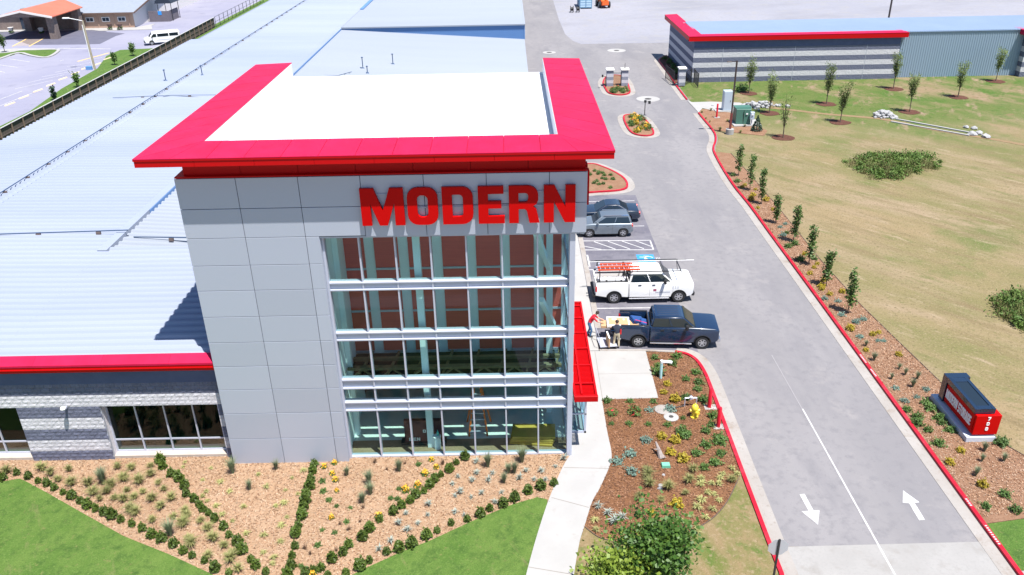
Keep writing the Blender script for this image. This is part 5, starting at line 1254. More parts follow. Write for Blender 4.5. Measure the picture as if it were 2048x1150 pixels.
for x, w_ in ((-.35,.26),(.3,.08)): obj('paper_label', MB().box(x,.16,.13,x+w_,.34,.134), M_wt, FT, off=(0,0,0))
ct = thing('hand_cart', 'flatbed hand cart with upright brown board beside the pickup', 'cart', (5.35,41.95,.012), R(5))
obj('deck', MB().box(-.45,-.6,.22,.55,.5,.26), M_alum, ct, off=(0,0,0)); 
for x in (-.38,.48):
    for y in (-.52,.42): obj('wheel', MB().lathe([(0,-.03),(.10,-.03),(.10,.03),(0,.03)], (x,y,.10), 12, 'x'), M_tyre, ct, off=(0,0,0))
obj('fork', MB().box(-.40,-.54,.16,-.36,-.5,.22).box(.46,-.54,.16,.5,-.5,.22).box(-.40,.40,.16,-.36,.44,.22).box(.46,.40,.16,.5,.44,.22), M_alum, ct, off=(0,0,0))
obj('handle', MB().tube((-.45,-.55,.26),(-.55,-.55,1.0),.018).tube((-.45,.45,.26),(-.55,.45,1.0),.018).tube((-.55,-.55,1.0),(-.55,.45,1.0),.018), M_alum, ct, off=(0,0,0))
ub = thing('upright_board', 'brown cardboard sheet standing on edge on the hand cart', 'cardboard', (5.45,41.6,.275), R(5)); obj('sheet', MB().box(-.06,-.35,0,.02,.45,.62), M_card, ub, off=(0,0,0)); obj('edge_strip', MB().box(-.062,-.352,.58,.022,.452,.625), M_foam, ub, off=(0,0,0))
M_blk2 = mk('moving_blanket', (.012,.055,.20), .9, var=(.018,.075,.25), scale=6, bump=.4, bscale=20)
for k, (x, y, z, rz, tl, lab) in enumerate(((7.25,42.95,.93,12,14,'folded blue moving blanket at the back of the pickup bed'),(7.72,42.5,.94,-6,16,'folded blue moving blanket strapped nearest the pickup cab'))):
    t = thing('moving_blanket', lab, 'blanket', (x,y,z), R(rz), 'blue blankets in the pickup bed')
    for q in range(3):
        mb = MB().box(-.42+.02*q,-.40+.015*q,.10*q,.42-.03*q,.40-.02*q,.10*q+.095); mb.xform(Matrix.Rotation(R(tl),4,'Y')); obj('fold', mb, M_blk2, t, bevel=.035, off=(0,0,0))
    if k == 1: obj('strap', MB().bar((-.62,-.1,.46),(.5,-.2,.19),.05,.012).bar((-.62,-.1,.46),(-.66,-.1,.3),.05,.012), mk('red_strap',(.62,.02,.10),.7), t, off=(0,0,0))

# ------------------------------------------------------------------ monument sign
MS = thing('monument_sign', 'red and black monument sign reading MODERN STORAGE and 708 beside the drive', 'sign', (22.3,34,0))
M_bs = mk('black_sign_metal', (.008,.02,.045), .2, coat=.8); M_bconc = mk('plinth_concrete', (.50,.53,.60), .8)
obj('plinth', MB().box(21.62,32.12,0,23.05,35.85,.34), M_bconc, MS, bevel=.012, seg=1)
obj('core', MB().box(22.0,32.4,.34,22.75,35.5,.5), M_bs, MS)
obj('red_case', MB().hexa([(21.88,32.18,.45),(23.06,32.18,.45),(23.06,35.05,.45),(21.88,35.05,.45)], [(21.88,32.18,1.54),(23.08,32.18,1.54),(23.08,35.05,1.54),(21.88,35.05,1.54)]), M_redsign, MS, bevel=.01, seg=1)
obj('black_frame', MB().box(21.80,35.06,.40,22.95,35.5,1.84).box(21.80,32.32,1.56,21.98,35.06,1.84).box(22.62,32.32,1.56,22.8,35.06,1.84).box(21.98,32.32,1.56,22.62,32.62,1.84).box(21.98,34.7,1.56,22.62,35.06,1.84), M_bs, MS, bevel=.015, seg=1)
obj('light_well', MB().box(21.98,32.62,1.56,22.62,34.7,1.62), mk('grey_well',(.035,.045,.06),.15), MS)
obj('glass_top', MB().box(21.98,32.62,1.79,22.62,34.7,1.81), M_wsg, MS)
obj('side_panel', MB().box(21.85,32.3,.50,21.88,35.0,1.5), M_redsign, MS)
word = 'MODERN STORAGE'; tot = sum((GL[c][0]+.10) if c != ' ' else .38 for c in word); sc_ = 2.45/tot; y_ = 34.92
for c in word:
    if c == ' ': y_ -= .38*sc_; continue
    w_ = GL[c][0]*sc_; mb = glyph(c, w_, .50, .025); mb.xform(Matrix.Translation((21.845, y_, .78)) @ Matrix.Rotation(R(-90),4,'Z')); obj('letter', mb, M_wt, MS); y_ -= (GL[c][0]+.10)*sc_
for k, c in enumerate('708'):
    mb = glyph(c, .14, .19, .02); mb.xform(Matrix.Translation((22.42, 32.175, 1.28-k*.29))); obj('numeral', mb, M_wt, MS)

# ------------------------------------------------------------------ street furniture
M_bol = mk('bollard_red', (.58,.008,.03), .35)
for (px_, py_, h_, lab) in ((1418,817,1.2,'red bollard on a concrete footing behind the other by the hydrant'),(1436,856,1.2,'red bollard nearest the camera by the hydrant'),(1433,236,1.55,'tall red bollard beside the grey utility cabinet')):
    p = G(px_, py_); t = thing('bollard', lab, 'bollard', (p.x,p.y,.06), 0, 'red bollards'); r_ = .10
    obj('post', MB().lathe([(r_,.0),(r_,h_-.06),(r_*.75,h_-.01),(0,h_)], (p.x,p.y,.06), 16), M_bol, t, smooth=True); obj('footing', MB().box(p.x-.26,p.y-.22,0.03,p.x+.36,p.y+.22,.10), M_conc, t)
p = G(1388,836); HY = thing('fire_hydrant', 'yellow fire hydrant in the mulch bed by the drive', 'hydrant', (p.x,p.y,.075)); M_hy = mk('hydrant_yellow', (.78,.60,.05), .45)
z = .075
obj('barrel', MB().lathe([(.20,z),(.20,z+.05),(.13,z+.06),(.13,z+.50),(.18,z+.51),(.18,z+.57),(.16,z+.66),(.10,z+.74),(.03,z+.77),(.03,z+.83),(0,z+.83)], (p.x,p.y,0), 18), M_hy, HY, smooth=True)
for s in (-1,1): obj('side_outlet', MB().tube((p.x,p.y,z+.40),(p.x+s*.22,p.y,z+.40),.07).tube((p.x+s*.22,p.y,z+.40),(p.x+s*.25,p.y,z+.40),.085), M_hy, HY)
obj('front_outlet', MB().tube((p.x,p.y,z+.36),(p.x+.12,p.y-.22,z+.36),.09).tube((p.x+.12,p.y-.22,z+.36),(p.x+.135,p.y-.25,z+.36),.10), M_hy, HY)
p = G(1380,815); BF = thing('backflow_valve', 'grey irrigation backflow valve assembly behind the yellow hydrant', 'valve', (p.x,p.y,.075))
obj('pipe', MB().tube((p.x-.3,p.y,.075),(p.x-.3,p.y,.6),.03).tube((p.x+.3,p.y,.075),(p.x+.3,p.y,.6),.03).tube((p.x-.3,p.y,.6),(p.x+.3,p.y,.6),.035), M_alum, BF); obj('valve', MB().lathe([(0,.52),(.09,.54),(.09,.68),(.04,.72),(0,.78)], (p.x,p.y,0), 12), M_alum, BF); obj('hose', MB().tube((p.x-.3,p.y,.12),(p.x-.9,p.y-.15,.10),.03).tube((p.x-.9,p.y-.15,.10),(p.x-1.15,p.y+.3,.10),.03), M_blackp, BF)
p = G(1321,759); JP = thing('vent_standpipe', 'pale teal J-shaped vent pipe rising from the mulch bed', 'pipe', (p.x,p.y,.075)); zt = PY(1322,724,p.y).z
obj('riser', MB().tube((p.x,p.y,.05),(p.x,p.y,zt),.075,n=12), mk('teal_pvc',(.40,.66,.68),.4), JP); obj('elbow', MB().tube((p.x-.02,p.y,zt+.02),(p.x+.42,p.y-.03,zt+.02),.085,n=12).tube((p.x,p.y,zt-.06),(p.x,p.y,zt+.1),.085,n=12), mk('white_pvc',(.74,.76,.78),.4), JP); obj('mouth', MB().tube((p.x+.42,p.y-.03,zt+.02),(p.x+.52,p.y-.04,zt-.03),.095,n=12), MATS['white_pvc'], JP)
for (px_, py_, r_, lab) in ((1325,822,.42,'tan round concrete cleanout collar in the mulch bed'),(1342,837,.38,'white round concrete collar with dark valve lid in the mulch bed')):
    p = G(px_,py_); t = thing('valve_collar', lab, 'collar', (p.x,p.y,.075)); obj('ring', MB().lathe([(r_,.06),(r_,.11),(r_-.06,.125),(.12,.125)], (p.x,p.y,0), 20), M_gutter if r_ > .4 else M_conc, t); obj('lid', MB().lathe([(.12,.125),(.11,.135),(0,.135)], (p.x,p.y,0), 14), M_iron if r_ < .4 else M_gutter, t)
p = G(1331,935); VB = thing('valve_box', 'green plastic irrigation box in the mulch bed', 'valve box', (p.x,p.y,.07)); obj('body', MB().hexa([(p.x-.22,p.y-.17,.06),(p.x+.22,p.y-.17,.06),(p.x+.22,p.y+.17,.06),(p.x-.22,p.y+.17,.06)], [(p.x-.19,p.y-.14,.20),(p.x+.19,p.y-.14,.20),(p.x+.19,p.y+.14,.20),(p.x-.19,p.y+.14,.20)]), mk('box_green',(.10,.34,.24),.5), VB); obj('lid', MB().box(p.x-.18,p.y-.13,.20,p.x+.18,p.y+.13,.215), mk('lid_green',(.16,.42,.31),.5), VB)
p = G(1317,912); DWD = thing('driftwood', 'weathered grey driftwood stump in the mulch bed', 'driftwood', (p.x,p.y,.075)); M_drift = mk('driftwood_grey', (.33,.29,.27), .9, var=(.22,.18,.17), scale=9)
obj('stump', MB().tube((p.x+.1,p.y-.25,.05),(p.x,p.y,.35),.16,.10,8).tube((p.x,p.y,.35),(p.x-.12,p.y+.3,.62),.10,.04,7), M_drift, DWD, smooth=True); obj('branch', MB().tube((p.x+.05,p.y-.1,.25),(p.x+.28,p.y-.3,.12),.07,.03,6).tube((p.x,p.y+.05,.35),(p.x-.25,p.y-.05,.45),.05,.015,6), M_drift, DWD)
# rocks
M_rock = mk('white_rock', (.38,.38,.39), .9, var=(.26,.26,.27), scale=6)
def rock_mesh(s): 
    bm = bmesh.new(); bmesh.ops.create_icosphere(bm, subdivisions=2, radius=1)
    for v in bm.verts: v.co *= random.uniform(.75,1.15); v.co.z *= .65
    me = bpy.data.meshes.new('rock'); bm.to_mesh(me); bm.free(); me.materials.append(M_rock); return me
RM = [rock_mesh(0) for _ in range(4)]
for i, (px_, py_, s_) in enumerate(((1320,980,.13),(1321,974,.12),(1327,953,.08))):
    p = G(px_,py_); place(RM[i%4],'rock',(p.x,p.y,.09),i,s_,('white stone in the dark mulch, nearest of three','white stone in the dark mulch, middle of three','smallest white stone in the mulch below the green box')[i],'stone','white stones in the mulch')
for lab, c, n_, sp in (('heap of white riprap at the ditch culvert',(1765,233),70,(1.3,.9)),('spread of grey riprap below the concrete pad',(1517,214),80,(2.6,.8))):
    p = G(*c); C = MB(); vs = []; 
    pts = [(p.x+random.gauss(0,.5)*sp[0], p.y+random.gauss(0,.5)*sp[1]) for _ in range(n_)]
    bm = bmesh.new()
    for x, y in pts:
        r_ = random.uniform(.15,.34); h_ = max(0, .8-((x-p.x)/sp[0])**2-((y-p.y)/sp[1])**2)*(.8 if n_ < 100 else .15)
        m4 = Matrix.Translation((x,y,.08+h_*random.random())) @ Matrix.Diagonal((r_,r_*random.uniform(.7,1.1),r_*.7,1)); bmesh.ops.create_icosphere(bm, subdivisions=1, radius=1, matrix=m4)
    me = bpy.data.meshes.new('riprap'); bm.to_mesh(me); bm.free(); me.materials.append(M_rock); o = obj('riprap', me, None); o['kind'] = 'stuff'; tag(o, lab, 'rocks')
p = G(1945,268); 
for i, (px_, py_, s_) in enumerate(((1944,270,.5),(1957,268,.4),(1972,275,.45),(1948,258,.35),(1932,256,.3))):
    p = G(px_,py_); place(RM[i%4],'ditch_rock',(p.x,p.y,.1),i*2,s_,f'{nth(i)} pale rock along the ditch at the lower end of the concrete flume','rock','rocks along the ditch')
# stop sign seen from behind
SS = thing('stop_sign', 'back of a stop sign on a dark post beside the apron', 'sign', (9.62,23.1,.07)); M_sb = mk('sign_back', (.52,.54,.57), .4, metal=.5)
oc = PY(1556,1094,23.1)
obj('plate', MB().prism([(oc.x+.40*math.cos(R(22.5+45*k)), oc.z+.40*math.sin(R(22.5+45*k))) for k in range(8)], 23.08, 23.086), M_sb, SS)
obj('face', MB().prism([(oc.x+.395*math.cos(R(22.5+45*k)), oc.z+.395*math.sin(R(22.5+45*k))) for k in range(8)], 23.087, 23.09) if False else MB().prism([(oc.x+.395*math.cos(R(22.5+45*k)), oc.z+.395*math.sin(R(22.5+45*k))) for k in range(8)], 23.074, 23.079) if False else MB().prism([(oc.x+.39*math.cos(R(22.5+45*k)), oc.z+.39*math.sin(R(22.5+45*k))) for k in range(8)], 23.0865, 23.0885), M_redsign, SS)
obj('post', MB().box(oc.x-.035,23.02,.0,oc.x+.035,23.078,oc.z+.42), M_blackp, SS)
# light pole by the transformer
p = G(1459,268); LP = thing('light_pole', 'tall dark brown light pole beside the green transformer', 'light pole', (p.x,p.y,0)); M_brz = mk('bronze_pole', (.045,.03,.03), .5); M_brz2 = mk('rust_red_pole', (.16,.03,.03), .6)
obj('footing', MB().lathe([(.42,0),(.42,.55),(0,.56)], (p.x,p.y,0), 16), M_conc, LP); obj('lower_pole', MB().box(p.x-.10,p.y-.10,.55,p.x+.10,p.y+.10,2.2), M_brz2, LP); obj('pole', MB().box(p.x-.075,p.y-.075,2.2,p.x+.075,p.y+.075,7.6), M_brz, LP); obj('arm', MB().box(p.x-.5,p.y-.03,7.48,p.x-.07,p.y+.03,7.54), M_brz, LP); obj('lamp_head', MB().box(p.x-1.0,p.y-.16,7.46,p.x-.5,p.y+.16,7.56), M_brz, LP, bevel=.02, seg=1)
p = G(1780,39,6.0); p = PY(1777,38,121); LP2 = thing('light_pole', 'thin dark light pole rising behind the blue storage roof', 'light pole', (p.x,121,0)); obj('pole', MB().box(p.x-.09,120.9,0,p.x+.09,121.1,10.5), M_brz, LP2); obj('lamp_head', MB().box(p.x-.8,120.85,10.4,p.x-.1,121.15,10.52), M_brz, LP2); obj('footing', MB().lathe([(.4,0),(.4,.5),(0,.5)], (p.x,121,0), 14), M_conc, LP2)
# utility cabinets
p = G(1452,222); UC = thing('utility_cabinet', 'tall pale blue-grey utility cabinet on the concrete pad', 'cabinet', (p.x,p.y,.05)); M_uc = mk('cabinet_grey', (.42,.50,.58), .45)
obj('body', MB().box(p.x-.45,p.y-.25,.05,p.x+.5,p.y+.5,2.35), M_uc, UC, bevel=.02, seg=1); obj('door', MB().box(p.x-.38,p.y-.28,.15,p.x+.43,p.y-.25,2.25), M_uc, UC); obj('handle', MB().box(p.x+.3,p.y-.31,1.1,p.x+.34,p.y-.28,1.3), M_blackp, UC); obj('plinth', MB().box(p.x-1.3,p.y-.6,.05,p.x+1.3,p.y+.6,.12), M_conc, UC)
p = G(1484,249); TRN = thing('transformer', 'green pad-mounted transformer box in the utility bed', 'transformer', (p.x,p.y,.03), 0); M_tg = mk('transformer_green', (.055,.15,.115), .5)
obj('pad', MB().box(p.x-1.1,p.y-.9,.03,p.x+1.9,p.y+1.5,.14), M_conc, TRN); obj('tank', MB().hexa([(p.x-.8,p.y-.3,.14),(p.x+.75,p.y-.5,.14),(p.x+.9,p.y+1.2,.14),(p.x-.8,p.y+1.2,.14)], [(p.x-.8,p.y-.2,1.75),(p.x+.75,p.y-.4,1.75),(p.x+.9,p.y+1.2,1.75),(p.x-.8,p.y+1.2,1.75)]), M_tg, TRN, bevel=.02, seg=1); obj('lid', MB().box(p.x-.85,p.y+.1,1.75,p.x+.92,p.y+1.25,1.82), M_tg, TRN); obj('door_seam', MB().box(p.x-.03,p.y-.42,.2,p.x,p.y-.36,1.65), M_blackp, TRN); obj('label_plate', MB().box(p.x+.2,p.y-.46,1.2,p.x+.4,p.y-.42,1.35), M_wt, TRN)
p = G(1502,252); MP = thing('meter_pedestal', 'small pale grey meter pedestal beside the green transformer', 'meter', (p.x,p.y,.14)); obj('post', MB().box(p.x-.05,p.y-.05,.14,p.x+.05,p.y+.05,1.2), M_alum, MP); obj('box', MB().box(p.x-.22,p.y-.18,.75,p.x+.22,p.y+.12,1.55), M_uc, MP, bevel=.02, seg=1); obj('meter', MB().tube((p.x,p.y-.18,1.3),(p.x,p.y-.26,1.3),.09), M_wt, MP)
# gate piers, railings and keypad island
M_pier = mk('pier_block', (.20,.215,.275), .9, var=(.27,.28,.33), scale=6, bump=.6, bscale=15); M_pier2 = mk('pier_pale_block', (.58,.57,.60), .9, var=(.48,.47,.51), scale=6, bump=.6, bscale=15); M_cap = mk('pier_cap', (.74,.72,.70), .8)
def pier(x, y, h, label):
    t = thing('gate_pier', label, 'pier', (x,y,.11), 0, 'striped gate piers')
    for k in range(5): obj('block_band', MB().box(x-.42,y-.42,.11+k*(h/5),x+.42,y+.42,.11+(k+1)*h/5-.003), M_pier if k % 2 == 0 else M_pier2, t)
    obj('cap', MB().box(x-.52,y-.52,.11+h,x+.52,y+.52,.30+h), M_cap, t, bevel=.03, seg=1); return t
pier(12.85,107.2,2.0,'left striped pier of the keypad island'); pier(14.75,107.2,2.0,'right striped pier of the keypad island, with small antenna')
pg = G(1362,172); pier(pg.x,pg.y,2.1,'striped gate pier at the corner of the storage building')
an = thing('antenna', 'thin dark antenna on the right keypad pier', 'antenna', (14.75,107.2,2.3)); obj('rod', MB().tube((14.75,107.2,2.3),(14.75,107.2,2.95),.03,n=6), M_blackp, an); obj('base', MB().box(14.65,107.1,2.3,14.85,107.3,2.36), M_blackp, an)
def railing(label, a, b, h, name='railing'):
    t = thing(name, label, 'railing', (*a,.1), 0); a = Vector(a); b = Vector(b); n_ = max(2, int((b-a).length/.14))
    for z_ in (.25, h): obj('rail', MB().bar((*a,z_),(*b,z_),.04,.04), MATS['black_steel'], t)
    mb = MB()
    for k in range(n_+1): p_ = a+(b-a)*k/n_; mb.box(p_.x-.01,p_.y-.01,.1,p_.x+.01,p_.y+.01,h)
    obj('picket', mb, MATS['black_steel'], t, kind='stuff')
    for p_ in (a, b): obj('post', MB().box(p_.x-.04,p_.y-.04,.05,p_.x+.04,p_.y+.04,h+.08), MATS['black_steel'], t)
    return t
railing('black picket panel between the two keypad piers', (13.3,107.3), (14.3,107.3), 1.7)
railing('black picket fence from gate pier to storage wall', (pg.x+.5,pg.y+.1), (23.6,108.4), 1.8)
railing('short black picket panel standing by the storage wall corner', (23.9,105.4), (23.95,108.3), 1.8)
railing('black gate leaf folded back along the shaded wall', (pg.x-.9,pg.y+.3), (pg.x-1.3,pg.y+4.2), 1.8, 'gate')
kp = thing('keypad_stand', 'small dark keypad post at the left edge of the keypad island', 'keypad', (12.2,106.2,.1)); obj('post', MB().tube((12.2,106.2,.1),(12.2,106.2,1.5),.04).tube((12.2,106.2,1.5),(11.85,106.2,1.6),.035), M_blackp, kp); obj('panel', MB().box(11.7,106.1,1.45,11.9,106.3,1.75), M_blackp, kp)
p = G(1289,232); cp_ = thing('camera_pole', 'dark post with twin lamp heads on the flower island', 'post', (p.x,p.y,.1)); obj('post', MB().tube((p.x,p.y,.1),(p.x,p.y,1.6),.045), M_blackp, cp_); obj('lamp_head', MB().box(p.x-.12,p.y-.12,1.55,p.x+.12,p.y+.12,1.8), M_blackp, cp_); obj('lamp_head', MB().box(p.x+.35,p.y-.12,1.4,p.x+.6,p.y+.12,1.7).tube((p.x,p.y,1.7),(p.x+.45,p.y,1.7),.03), M_blackp, cp_)
# ------------------------------------------------------------------ plants
M_box = mk('boxwood_leaf', (.052,.095,.010), .6, var=(.10,.15,.018), scale=9, objrand=.18, trans=.25)
M_yel_l = mk('gold_leaf', (.45,.33,.025), .6, var=(.33,.28,.03), scale=9, objrand=.15, trans=.25)
M_grn = mk('green_shrub_leaf', (.07,.14,.028), .6, var=(.10,.18,.04), scale=7, objrand=.2, trans=.2)
M_blu = mk('blue_juniper_leaf', (.13,.22,.18), .7, var=(.18,.28,.23), scale=8, objrand=.15, trans=.15)
M_tuft = mk('olive_grass_blade', (.20,.23,.07), .7, var=(.30,.28,.12), scale=6, objrand=.2, trans=.25)
M_tuft2 = mk('grey_green_blade', (.17,.22,.12), .7, var=(.25,.29,.18), scale=6, objrand=.2, trans=.25)
M_lily = mk('variegated_blade', (.34,.35,.115), .6, var=(.44,.43,.19), scale=8, objrand=.15, trans=.25)
M_agave = mk('silver_blade', (.24,.29,.25), .6, var=(.32,.36,.32), scale=8, objrand=.1)
M_flo = mk('orange_flower', (.72,.34,.02), .6, var=(.78,.46,.03), scale=12); M_rose = mk('red_flower', (.55,.02,.04), .6); M_dry = mk('dry_plant', (.26,.17,.11), .9, objrand=.2)
M_tree = mk('tree_leaf', (.042,.11,.020), .5, var=(.11,.20,.03), scale=1.6, trans=.3); M_tree2 = mk('young_tree_leaf', (.16,.25,.03), .5, var=(.27,.34,.05), scale=2.2, trans=.35)
M_colt = mk('columnar_leaf', (.06,.125,.025), .55, var=(.11,.18,.04), scale=3, objrand=.12, trans=.25)
M_vase = mk('sparse_leaf', (.12,.17,.045), .6, var=(.19,.24,.075), scale=2, objrand=.15, trans=.3); M_bark = mk('bark', (.16,.12,.09), .9, var=(.11,.08,.06), scale=8); M_pine = mk('spruce_leaf', (.022,.055,.032), .7, var=(.035,.075,.04), scale=8)

def blob(name, mat, n, rx, rz, size, flat=.15, lump=.25, up=.3):
    d = rnd_unit(n); d[:, 2] = np.abs(d[:, 2])*1.0
    ph = NR.uniform(0, 6.28, 3); a = np.arctan2(d[:, 1], d[:, 0])
    lum = 1+lump*np.sin(3*a+ph[0])*np.cos(2.5*d[:, 2]*3+ph[1])+lump*.7*np.sin(5*a+ph[2])
    r = (NR.uniform(.35, 1, n)**.45)*lum
    C = np.stack([d[:, 0]*rx*r, d[:, 1]*rx*r, flat*rz+d[:, 2]*rz*r*(1-flat)], 1); C[:, 2] = np.maximum(C[:, 2], size*.5)
    U, V = leaf_axes(n, size, up); return quadcloud(name, C, U, V, mat)
def tuftm(name, mat, n, L, spread, w_=.012, droop=.5):
    a = NR.uniform(0, 6.28, n); s_ = NR.uniform(.15, 1, n)*spread; ln = L*NR.uniform(.6, 1.1, n); vs = []; fs = []
    for k in range(n):
        dx, dy = math.cos(a[k]), math.sin(a[k]); b0 = np.array([dx, dy, 0])*.05*random.random(); nx = np.array([-dy, dx, 0])*w_
        p1 = b0+np.array([dx*s_[k]*.45, dy*s_[k]*.45, .75])*ln[k]*.75; p2 = b0+np.array([dx*s_[k]*1.1, dy*s_[k]*1.1, .95-droop*s_[k]])*ln[k]; p2[2] = max(p2[2], .03)
        o = len(vs); vs += [b0-nx, b0+nx, p1+nx, p1-nx, p2]; fs += [(o,o+1,o+2,o+3), (o+3,o+2,o+4)]
    me = bpy.data.meshes.new(name); me.from_pydata([tuple(v) for v in vs], [], fs); me.materials.append(mat); me.update(); return me
def joinm(name, a, b):
    bm = bmesh.new(); bm.from_mesh(a); n = len(bm.faces); bm.from_mesh(b); bm.faces.ensure_lookup_table()
    for f in bm.faces[n:]: f.material_index = 1
    me = bpy.data.meshes.new(name); bm.to_mesh(me); bm.free(); me.materials.append(a.materials[0]); me.materials.append(b.materials[0]); return me
BOX = [blob('boxwood', M_box, 330, .205, .46, .04, lump=.14) for _ in range(5)]
GOLD = [blob('gold_shrub', M_yel_l, 330, .33, .46, .05, lump=.3) for _ in range(3)]
GRN = [blob('green_shrub', M_grn, 380, .36, .40, .05, lump=.45) for _ in range(4)]
BLU = [blob('blue_juniper', M_blu, 260, .34, .26, .045, lump=.45) for _ in range(3)]
TUF = [tuftm('grass_tuft', M_tuft, 150, .62, .8) for _ in range(4)]; TUF2 = [tuftm('fountain_grass', M_tuft2, 240, 1.0, .45, .010, .3) for _ in range(3)]
LIL = [tuftm('daylily', M_lily, 60, .34, 1.1, .016, .6) for _ in range(3)]; AGV = [tuftm('silver_yucca', M_agave, 40, .48, .9, .020, .5) for _ in range(3)]
ORF = [joinm('orange_flower', blob('x', M_grn, 130, .22, .26, .04), blob('x', M_flo, 60, .20, .42, .045)) for _ in range(3)]
ROS = [joinm('red_rose', blob('x', M_grn, 200, .36, .42, .045, lump=.3), blob('x', M_rose, 14, .22, .42, .07)) for _ in range(2)]
DRY = [tuftm('dry_stalks', M_dry, 40, .35, .5, .010, .1) for _ in range(2)]
def zc(o, k, c): return (o[0]+k[0]/c, o[1]+k[1]/c)
Z7 = lambda *L: [(x/3.992, 862+y/3.992) for x, y in L]
Z8 = lambda *L: [(512+x/3.992, 862+y/3.992) for x, y in L]
Z5 = lambda *L: [(1024+x/3.992, 862+y/3.992) for x, y in L]
Z4 = lambda *L: [(1024+x/3.992, 576+y/3.992) for x, y in L]
def plant(kind, name, px_, z, s0, label, cat, group, foot=.20):
    x, y = px_; p = G(x, y, z+foot); s_ = s0*random.uniform(.7, 1.22)
    return place(random.choice(kind), name, (p.x, p.y, z-.01), random.uniform(0, 6.28), (s_, s_, s_*random.uniform(.9, 1.12)), label, cat, group)
rows = [
 ('the hedge row along the left lawn', Z7((10,365),(130,320),(220,350),(300,385),(370,405),(428,440),(498,475),(568,508),(635,545),(693,583),(758,608),(825,635),(888,665),(960,695),(1048,730),(1133,765),(1208,815),(1287,845),(1380,890),(1460,945),(1530,980),(1628,1020),(1715,1085),(1825,1115)), 'from the left'),
 ('the diagonal row down from the low building windows', Z7((1275,225),(1295,270),(1365,330),(1425,365),(1470,425),(1485,490),(1545,530),(1585,570),(1615,610),(1660,640),(1710,690),(1780,750),(1825,815),(1890,870),(1930,940),(2000,1010),(2040,1060))+Z8((75,1110)), 'from the building'),
 ('the row running down from the silver panels', Z8((460,255),(450,310),(438,380),(425,430),(400,495),(392,550),(378,600),(365,665),(335,745),(315,810),(310,905),(285,980),(278,1065),(245,1140)), 'from the building'),
 ('the diagonal row down from the tower glass', Z8((1668,195),(1600,235),(1545,295),(1475,335),(1425,375),(1385,420),(1340,465),(1275,495),(1230,540),(1160,580),(1095,630),(985,690),(905,765),(848,835),(738,895),(692,955),(605,1010),(515,1080),(455,1100),(395,1125)), 'from the building'),
 ('the hedge row along the right front lawn', Z5((333,400),(230,430),(130,465),(20,525))+Z8((1975,570),(1865,605),(1790,650),(1685,690),(1558,720),(1445,780),(1358,825),(1238,890),(1143,925),(1040,950),(905,1020),(830,1070),(715,1115),(570,1140)), 'from the footpath')]
for lab, pts, fr_ in rows:
    for i, q in enumerate(pts): plant(BOX, 'boxwood_shrub', q, .07, 1.0, f'{nth(i)} clipped boxwood {fr_} in {lab}', 'shrub', 'boxwoods in '+lab)
G1 = 'grass tufts in the front bed'
for q in Z7((50,310),(330,290),(400,325),(460,375),(565,405),(545,295),(700,410),(885,420),(985,370),(1110,390),(1200,335),(1260,400),(1010,460),(1140,470),(740,480),(850,470),(790,530),(910,520),(985,535),(1070,515),(1210,530),(1365,525),(1280,590),(1080,640),(1040,620),(1215,700),(1380,670),(1475,620),(1490,660),(1460,730),(1600,700),(1655,765),(1700,850),(1500,840),(1520,890),(1790,900),(1660,980),(1860,960),(1840,1010),(1900,1090),(1050,285),(935,275),(1305,450),(1200,265)):
    plant(TUF, 'grass_tuft', q, .07, .85, 'olive ornamental grass tuft in the left triangle of the front bed', 'grass', G1)
for lab, pts in (('in the front bed near the low building wall', Z7((800,340),(815,380),(1985,420),(1850,290),(1350,790))), ('in the front bed before the tower', Z8((155,260),(1140,275),(900,375),(910,455),(845,525),(720,310),(1850,240),(2015,290),(1980,365))+Z5((80,200),(20,290)))):
    for q in pts: plant(TUF2, 'fountain_grass', q, .07, .8, 'upright grey-green fountain grass '+lab, 'grass', 'fountain grasses '+lab, .35)
for q in Z7((1460,265),(1475,225),(1680,275),(1610,370),(1755,385),(1640,460),(1830,460),(1610,500),(1650,535),(1720,580),(1945,585),(1770,645),(1850,695),(1960,800))+Z8((15,330),(285,355),(375,295),(230,450),(330,480),(80,425),(220,555),(155,580),(240,665),(200,735),(60,810),(195,860),(55,945),(140,990),(130,1040)):
    plant(LIL, 'daylily', q, .07, .68, 'pale variegated daylily in the middle wedge of the front bed', 'plant', 'daylilies in the front bed')
for q in Z8((540,265),(625,235),(605,320),(630,370),(640,455),(600,670),(1400,210),(1440,270),(1350,320),(1290,415),(1195,455),(980,660),(450,1130),(1160,555)):
    plant(ORF, 'flowering_plant', q, .07, .72, 'orange-yellow flowering perennial in the right wedge of the front bed', 'flower', 'orange flowers in the front bed')
for q in Z8((580,530),(750,590),(720,700),(625,790),(525,765),(490,890),(355,1055),(525,380),(535,460),(1075,515),(1130,520),(1295,245),(640,575),(1140,440)): plant(GRN, 'low_perennial', q, .07, .38, 'small low green perennial in the right wedge of the front bed', 'plant', 'low perennials in the front bed')
for q in Z8((1760,230),(1760,320),(1610,345),(1725,380),(1590,500),(1630,470),(1855,375),(1570,405),(1720,510),(1800,480),(1890,320),(1195,640),(1140,720),(1370,650),(1290,720),(1075,860),(980,925),(1380,570),(1590,630),(1660,650),(1960,470),(1910,550),(1210,770))+Z5((110,300),(235,300),(350,265),(60,360),(265,370),(415,205),(180,370)): plant(AGV, 'silver_tuft', q, .07, .65, 'small silver-green tuft in the corner of the front bed by the footpath', 'plant', 'silver tufts in the front bed')
for q in Z8((950,230),(1190,240),(1045,285),(855,590),(830,700),(670,720),(740,765),(390,915),(430,960),(640,930),(1490,240)): plant(DRY, 'dry_stalks', q, .07, .9, 'dry brown flower stalks in the front bed', 'plant', 'dry stalks in the front bed')
